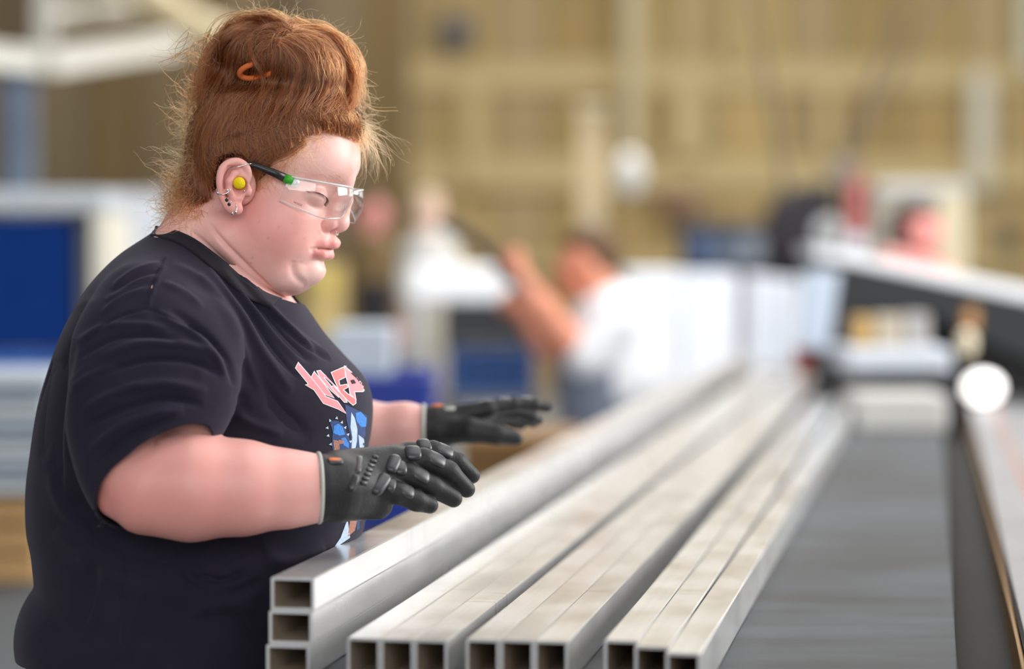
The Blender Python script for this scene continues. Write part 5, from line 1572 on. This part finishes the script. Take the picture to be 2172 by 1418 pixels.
WR = np.array([  # w, u(top), v top, v bottom
    (0, 748, 410, 424), (22, 757, 405, 446), (48, 758, 402, 464), (78, 748, 400, 470), (104, 728, 397, 467), (122, 700, 392, 456), (131, 670, 387, 443), (134, 648, 383, 433)], float)
wr = spline(WR, 40)
wr = np.concatenate([(wr * np.array([-1, 1, 1, 1]))[:0:-1], wr])
NT = 14
LP = []
for row in wr:
    for j in range(NT):
        t = j / (NT - 1)
        bulge = 7 * math.sin(math.pi * t)
        LP.append((row[1] - 17 * t + bulge * (1 if abs(row[0]) < 110 else 0.3), row[2] + (row[3] - row[2]) * t, row[0] + (3 * math.sin(math.pi * t)) * np.sign(row[0]) * min(1, abs(row[0]) / 80)))
LF = [(i * NT + j, i * NT + j + 1, (i + 1) * NT + j + 1, (i + 1) * NT + j) for i in range(len(wr) - 1) for j in range(NT - 1)]
lens = mk('lens', PW(RH(np.array(LP))), np.array(LF), M_CLEAR, glasses, True)
md = lens.modifiers.new('thick', 'SOLIDIFY'); md.thickness = 0.0016; md.offset = 0
top = [PW(RH(np.array((r[1] + 1, r[2], r[0])))) for r in wr]
MB().tube(top, 0.0010, 8).build('brow_rim', M_EDGE, glasses, True)
bot = [PW(RH(np.array((r[1] - 17, r[3], r[0])))) for r in wr]
MB().tube(bot, 0.0006, 8).build('lower_rim', M_EDGE, glasses, True)
for s in (1, -1):
    def gp(x, y, w): 
        q = np.array(Q(x, y, w)); return PW(q if s > 0 else MIR(q))
    # hinge block, green section, black arm to behind the ear
    MB().tube([gp(632, 391, 134), gp(618, 384, 137)], [0.0042, 0.0046], 10).build('hinge', M_EDGE, glasses, True)
    MB().tube([gp(620, 385, 137), gp(612, 381, 139), gp(603, 377, 140)], [0.0048, 0.0050, 0.0046], 12).build('green_joint', M_GREENP, glasses, True)
    MB().tube([gp(604, 377, 140), gp(580, 366, 146), gp(545, 352, 152), gp(515, 345, 150), gp(485, 355, 146), gp(470, 385, 142)], [0.0045, 0.004, 0.0028, 0.0024, 0.0022, 0.002], 10).build('temple_arm', M_BLACKP, glasses, True)
# the small maker's mark printed on the side of the lens
def text_mesh(txt, size):
    c = bpy.data.curves.new('t', 'FONT'); c.body = txt; c.size = size; c.resolution_u = 2
    o = bpy.data.objects.new('t', c); COL.objects.link(o)
    dg = bpy.context.evaluated_depsgraph_get()
    me = o.evaluated_get(dg).to_mesh()
    V = np.array([v.co[:2] for v in me.vertices]); Fc = [tuple(p.vertices) for p in me.polygons]
    bpy.data.objects.remove(o); bpy.data.curves.remove(c)
    return V, Fc
V, Fc = text_mesh('NOIDZ', 6.0)
V = V - V.mean(0)
ang = math.radians(25)
V3 = []
_lp = RH(np.array(LP)); _lb = BVHTree.FromPolygons([tuple(p) for p in _lp], [tuple(q) for q in LF])
def gl_w(x, y):
    w = 130.0
    for _ in range(3):
        q = Q(x, y, w); hit = _lb.ray_cast(Vector((q[0], q[1], 400)), Vector((0, 0, -1)))[0]
        if hit: w = hit[2] + 2.2
    return w
for x, y in V:
    px_ = 632 + x * math.cos(ang) + y * math.sin(ang); py_ = 432 + x * math.sin(ang) - y * math.cos(ang)
    V3.append(Q(px_, py_, gl_w(px_, py_)))
mk('maker_mark', PW(np.array(V3)), Fc, M_BLACKP, glasses)

# ---- eyes: lashes and brows, septum ring, ear plug, piercings
M_LASH = pbr('lash', (0.06, 0.025, 0.012), 0.6)
M_BROW = hair_material('brow_hair', (0.5, 0.24, 0.12), 0.3)
LS = []; BR = []
_hb = BVHTree.FromPolygons([tuple(p) for p in HP0], [tuple(q) for q in HF])
def face_u(v, w):
    hit = _hb.ray_cast(Vector((900, v, w)), Vector((-1, 0, 0)))[0]
    return hit[0] if hit else 690
for s in (1, -1):
    for i in range(70):
        t = i / 69
        w = 96 - 52 * t; v = 410 + 27 * t - 2 * math.sin(t * 3)
        u = face_u(v, w) - 1
        LS.append(RH(np.array([(u, v, w * s), (u + 5 - 2 * t, v + 3.5, (w + 3 - 2 * t) * s), (u + 9 - 3 * t, v + 5, (w + 6 - 4 * t) * s)])))
    for i in range(80):
        t = rng.uniform(0, 1); w = 24 + 76 * t
        v = 389 - 8 * math.sin(t * 2.6) + rng.normal(0, 3)
        u0_, u1_ = face_u(v, w), face_u(v - 2, w + 10)
        BR.append(RH(np.array([(u0_, v, w * s), ((u0_ + u1_) / 2 + 2, v - 1.5, (w + 5) * s), (u1_ + 1.5, v - 2.5, (w + 10) * s)])))
curves_object('eyelashes', LS, 0.33, M_LASH, person)
curves_object('eyebrows', BR, 0.22, M_BROW, person)

def steel_tube(name, pts, r, parent, mat=M_STEEL):
    return MB().tube([PW(p) for p in pts], r * K, 8).build(name, mat, parent, True)
def bead(name, p, r, mat, parent):
    return MB().ball(PW(p), r * K, 12, 8).build(name, mat, parent, True)
sept = [tuple(RH(np.array((716 + 0.5 * math.sin(a), 491 + 8 * math.sin(a), 7 * math.cos(a))))) for a in np.linspace(0.1, math.pi - 0.1, 14)]
ring = steel_tube('septum_ring', sept, 1.5, person)
bead('ring_bead', sept[0], 2.6, M_STEEL, ring); bead('ring_bead', sept[-1], 2.6, M_STEEL, ring)

plug = thing('ear_plug', PW(Q(506, 388, 160)), 'bright yellow foam ear plug in the woman\'s ear', 'ear plug')
MY = pbr('yellow_foam', srgb(226, 200, 8), 0.9, bump=(700, 0.5))
MB().ball(PW(Q(507, 388, 163)), np.array([13, 10, 12.5]) * K * np.array([1, 1, 1]), 18, 12).build('foam_tip', MY, plug, True)
MB().tube([PW(Q(512, 392, 150)), PW(Q(507, 388, 166))], 10 * K, 14).build('foam_stem', MY, plug, True)

def e(x, y, dw=0):
    return Q(x, y, 166 + dw)
bar = steel_tube('ear_bar', [e(485, 358, 6), e(511, 352, 4), e(523, 349, 2), e(536, 346, -4)], 1.1, person)
hoop = [e(463 + 0, 395, -10), e(459, 403, -2), e(461, 409, 4), e(470, 412, 7), e(480, 410, 7), e(487, 404, 6), e(490, 397, 0)]
hp = steel_tube('ear_hoop', spline(np.array(hoop), 24), 1.3, person)
bead('hoop_bead', e(462, 409, 5), 3.0, M_STEEL, hp)
st = bead('ear_stud', e(482, 403, 7), 2.6, M_STEEL, person); st['label'] = 'small steel stud in the ear'
for (x, y) in ((481, 424), (486, 433)):
    b1 = steel_tube('ear_barbell', [e(x + 6, y - 9, -4), e(x + 3, y - 5, 0), e(x, y, 1)], 1.0, person)
    bead('black_ball', e(x, y, 2), 3.6, M_BLACKP, b1)
y1 = bead('yellow_bead', e(475.5, 430, -12), 3.2, pbr('yellow_bead', srgb(225, 200, 5), 0.4), person)
y2 = bead('green_bead', e(479, 436, -12), 3.0, pbr('green_bead', srgb(70, 190, 50), 0.4), person)
lob = [e(500, 432, -4), e(502, 440, 0), e(501, 448, 1), e(498, 451, 0), e(494, 452, -4), e(492, 449, -12)]
lr = steel_tube('lobe_ring', spline(np.array(lob), 16), 1.3, person)
bead('ring_bead', e(500, 449, 2), 3.3, M_STEEL, lr); bead('ring_bead', e(493, 452, 0), 3.4, M_STEEL, lr)
bead('tragus_stud', e(518.5, 405, -8), 2.4, M_STEEL, person)

# ---- collar band
cu = spline([Q(x, y, 90)[:2] for x, y in COLLAR[1:8]], 60)
bv = BVHTree.FromPolygons([tuple(p) for p in np.concatenate([SP, XP])], [tuple(f) for f in np.concatenate([SF, XF + len(SP)])])
bh = BVHTree.FromPolygons([tuple(p) for p in HP], [tuple(f) for f in HF])
M_RIB = fabric('black_rib', (0.015, 0.014, 0.019), sheen=0.12)
for s in (1,):
    rows = []
    for i in range(len(cu)):
        u0, v0 = cu[i]
        t = cu[min(i + 1, 59)] - cu[max(i - 1, 0)]; t /= np.linalg.norm(t); nn = np.array([-t[1], t[0]])
        r = []
        for j in range(8):
            q = np.array([u0, v0]) + nn * (-2 + 26 * j / 7)
            hit = bv.ray_cast(Vector((q[0], q[1], 700)), Vector((0, 0, -1)))[0]
            w = hit[2] if hit else np.nan
            r.append((q[0], q[1], w))
        rows.append(r)
    R = np.array(rows)
    for j in range(8):
        ok = ~np.isnan(R[:, j, 2])
        if ok.any(): R[:, j, 2] = np.interp(np.arange(60), np.where(ok)[0], R[ok, j, 2])
    for j in range(8):
        c_ = R[:, j, 2].copy()
        for _ in range(6): c_[1:-1] = np.convolve(c_, [0.25, 0.5, 0.25], 'valid')
        R[:, j, 2] = c_ + 3.2 - (2.2 if j in (0, 7) else 0)
    VV = R.reshape(-1, 3); FF = np.array([(i * 8 + j, i * 8 + j + 1, (i + 1) * 8 + j + 1, (i + 1) * 8 + j) for i in range(59) for j in range(7)])
    VM = VV * np.array([1, 1, -1]) + np.array([0, 0, 0])
    cb = mk('collar_band', PW(VV), FF, M_RIB, shirt, True)
    md = cb.modifiers.new('thick', 'SOLIDIFY'); md.thickness = 0.002; md.offset = 0

# ---- print on the chest (photo pixels, wrapped on to the cloth)
def on_shirt(x, y, lift):
    w = 100.0
    for _ in range(3):
        q = Q(x, y, w)
        hit = bv.ray_cast(Vector((q[0], q[1], 900)), Vector((0, 0, -1)))[0]
        if hit is None: return None
        w = hit[2]
    o = np.array([q[0], q[1], w])
    return o + np.array([0.35, -0.1, 0.93]) * lift
def decal(name, poly, mat, lift, parent, h=3.0):
    """flat shape cut into small cells and laid on the shirt"""
    bm = bmesh.new()
    f = bm.faces.new([bm.verts.new((x, y, 0)) for x, y in poly])
    xs = [p[0] for p in poly]; ys = [p[1] for p in poly]
    for a in np.arange(min(xs) + h, max(xs), h):
        bmesh.ops.bisect_plane(bm, geom=bm.verts[:] + bm.edges[:] + bm.faces[:], plane_co=(a, 0, 0), plane_no=(1, 0, 0))
    for a in np.arange(min(ys) + h, max(ys), h):
        bmesh.ops.bisect_plane(bm, geom=bm.verts[:] + bm.edges[:] + bm.faces[:], plane_co=(0, a, 0), plane_no=(0, 1, 0))
    bm.verts.index_update()
    P = [on_shirt(v.co.x, v.co.y, lift) for v in bm.verts]
    Fc = [[v.index for v in f.verts] for f in bm.faces if all(P[v.index] is not None for v in f.verts)]
    P = [p if p is not None else np.zeros(3) for p in P]
    bm.free()
    if not Fc: return None
    used = sorted({i for f in Fc for i in f}); mp = {i: k for k, i in enumerate(used)}
    return mk(name, PW(np.array([P[i] for i in used])), [[mp[i] for i in f] for f in Fc], mat, parent, True)
def z1(x, y): return (600 + x / 5.4545, 740 + y / 5.4545)
M_PINK = pbr('pink_print', srgb(243, 132, 138), 0.8, noise=(900, 0.12))
M_PRED = pbr('red_print', srgb(240, 108, 108), 0.8, noise=(900, 0.12))
M_PWHT = pbr('white_print', srgb(205, 208, 214), 0.8)
LET = [  # pale-edged spiky letters
    ([(178, 160), (148, 218), (300, 405), (268, 415), (362, 470), (470, 625), (640, 690), (732, 745), (630, 605), (490, 548), (385, 400)], M_PINK),
    ([(362, 265), (330, 325), (485, 520), (588, 562), (500, 440)], M_PINK),
    ([(430, 250), (395, 255), (430, 330), (560, 480), (640, 555), (610, 480), (585, 465), (470, 330), (490, 320), (640, 470), (700, 540), (660, 490)], M_PINK),
    ([(485, 290), (500, 330), (640, 490), (700, 540), (735, 612), (710, 612), (650, 545), (560, 440), (590, 420)], M_PINK),
    ([(715, 205), (560, 272), (600, 370), (660, 495), (745, 590), (808, 645), (838, 625), (835, 580), (745, 520), (690, 470), (745, 440), (735, 410), (655, 425), (640, 360), (720, 320), (712, 290)], M_PRED),
    ([(705, 200), (735, 340), (765, 440), (775, 520), (840, 580), (820, 490), (915, 490), (940, 465), (860, 360), (780, 270)], M_PINK),
    ([(690, 142), (738, 176), (724, 198), (795, 258), (850, 275), (840, 245), (810, 216), (755, 178)], M_PINK),
    ([(815, 268), (870, 335), (930, 440), (960, 490), (940, 420), (885, 325), (850, 280)], M_PINK)]
def grow(poly, d):
    p = np.array(poly, float); n = len(p)
    ar = 0.5 * sum(p[i][0] * p[(i + 1) % n][1] - p[(i + 1) % n][0] * p[i][1] for i in range(n))
    sg = 1 if ar > 0 else -1
    out = []
    for i in range(n):
        a = p[i] - p[i - 1]; b = p[(i + 1) % n] - p[i]
        na = np.array([a[1], -a[0]]) / (np.linalg.norm(a) + 1e-9) * sg; nb = np.array([b[1], -b[0]]) / (np.linalg.norm(b) + 1e-9) * sg
        m = na + nb; L = np.linalg.norm(m)
        m = m / (L + 1e-6) * min(1.8, 2 / max(L, 0.4))
        out.append(p[i] + m * d)
    return out
prn = decal('shirt_print', [z1(*p) for p in grow(LET[0][0], 8)], M_PWHT, 1.0, shirt)
prn['label'] = 'pink spiky lettering with pale outline'
for k_, (poly, mt) in enumerate(LET):
    if 0 < k_ < 6: decal('letter_edge', [z1(*p) for p in grow(poly, 8)], M_PWHT, 1.0 + 0.3 * k_, prn)
    decal('letter', [z1(*p) for p in poly], mt, 1.16 + 0.3 * k_, prn)
for poly in ([(775, 275), (845, 345), (915, 440), (940, 455), (880, 345), (815, 272)], [(775, 360), (815, 352), (840, 395), (795, 405)]):
    decal('letter_gap', [z1(*p) for p in poly], M_SHIRT, 4.2, prn)
# loose blue and white shapes below the lettering
M_PBLU = pbr('blue_print', srgb(52, 120, 196), 0.8, noise=(500, 0.3)); M_PDBL = pbr('dark_blue_print', srgb(36, 58, 104), 0.8, noise=(500, 0.3))
M_PGRY = pbr('pale_blue_print', srgb(168, 186, 206), 0.8, noise=(400, 0.25)); M_PTAN = pbr('tan_print', srgb(150, 104, 88), 0.8, noise=(600, 0.4))
ART = [([(720, 640), (850, 700), (985, 780), (960, 1000), (900, 1220), (800, 1240), (780, 1000), (735, 820)], M_PDBL, 1.0),
       ([(840, 740), (900, 725), (960, 800), (955, 900), (900, 900), (850, 830)], M_PBLU, 1.4),
       ([(790, 730), (830, 800), (860, 930), (855, 1060), (820, 1230), (790, 1160), (800, 1020), (780, 900)], M_PGRY, 1.5),
       ([(870, 990), (930, 1040), (935, 1100), (905, 1215), (885, 1130)], M_PGRY, 1.5),
       ([(545, 850), (580, 825), (640, 830), (700, 890), (745, 980), (790, 1080), (800, 1250), (590, 1250), (565, 1100), (575, 960)], M_PDBL, 1.1),
       ([(590, 890), (640, 860), (690, 900), (720, 990), (650, 1000), (580, 970)], M_PBLU, 1.6),
       ([(670, 1030), (720, 1020), (760, 1090), (760, 1150), (700, 1110)], M_PBLU, 1.6), ([(670, 1160), (740, 1170), (800, 1240), (690, 1240)], M_PBLU, 1.6),
       ([(580, 1050), (650, 1060), (660, 1240), (600, 1240)], M_PTAN, 1.6), ([(640, 1050), (700, 1050), (705, 1090), (650, 1100)], M_PTAN, 2.0)]
for (x, y, a) in ((545, 830, -2.0), (515, 910, 3.0), (525, 1000, 2.9), (555, 1100, 2.9), (570, 1190, 2.8), (620, 800, -1.4), (680, 850, -1.2), (718, 910, -1.0), (750, 990, -0.8), (780, 1070, -0.6)):
    c_, s_ = math.cos(a), math.sin(a)
    ART.append(([(x + 26 * c_, y + 26 * s_), (x - 16 * s_ - 8 * c_, y + 16 * c_ - 8 * s_), (x + 16 * s_ - 8 * c_, y - 16 * c_ - 8 * s_)], M_PGRY, 1.8))
for poly, mt, lf in ART:
    decal('print_shape', [z1(*p) for p in poly], mt, lf, prn)
for poly, mt in (([(737, 1100), (722, 1140), (705, 1165), (742, 1140)], M_PGRY), ([(742, 1103), (737, 1138), (752, 1125), (757, 1104)], M_PTAN), ([(757, 1104), (755, 1126), (775, 1112), (772, 1100)], M_PDBL)):
    decal('print_shape', poly, mt, 1.5, prn)

# ---- trousers and shoes
M_JEAN = fabric('dark_trousers', (0.016, 0.015, 0.020), sheen=0.15)
LV2 = Vol((-60, 1120, -640), (880, 3450, 420), 13)
LV2.add(f_ell((375, 1500, TW), (352, 235, 392)))
for s in (1, -1):
    LV2.chain([(370, 1500, TW + 180 * s), (380, 1950, TW + 190 * s), (370, 2400, TW + 190 * s), (360, 3230, TW + 190 * s)], [235, 185, 150, 120], 40, 40)
LP2, LF2 = LV2.mesh()
LP2 = laplace(LP2, LF2, 2, 0.5)
tr = mk_px('trousers', LP2, LF2, M_JEAN, person)
tr['label'] = 'dark trousers'
for s in (1, -1):
    b = PW((370, 3330, TW + 190 * s))
    sv = Vol((180, 3180, TW + 190 * s - 130), (760, 3440, TW + 190 * s + 130), 10)
    sv.add(f_cap((350, 3345, TW + 190 * s), (600, 3375, TW + 200 * s), 85, 62)); sv.add(f_cap((350, 3250, TW + 190 * s), (350, 3340, TW + 190 * s), 90, 90), 20)
    P, F = sv.mesh()
    zc = PW(P)[:, 2]
    W = PW(P); W[:, 2] = np.maximum(W[:, 2], 0.001)
    mk('shoe', W, orient(P, F), pbr('black_leather', (0.02, 0.02, 0.02), 0.5), person, True)
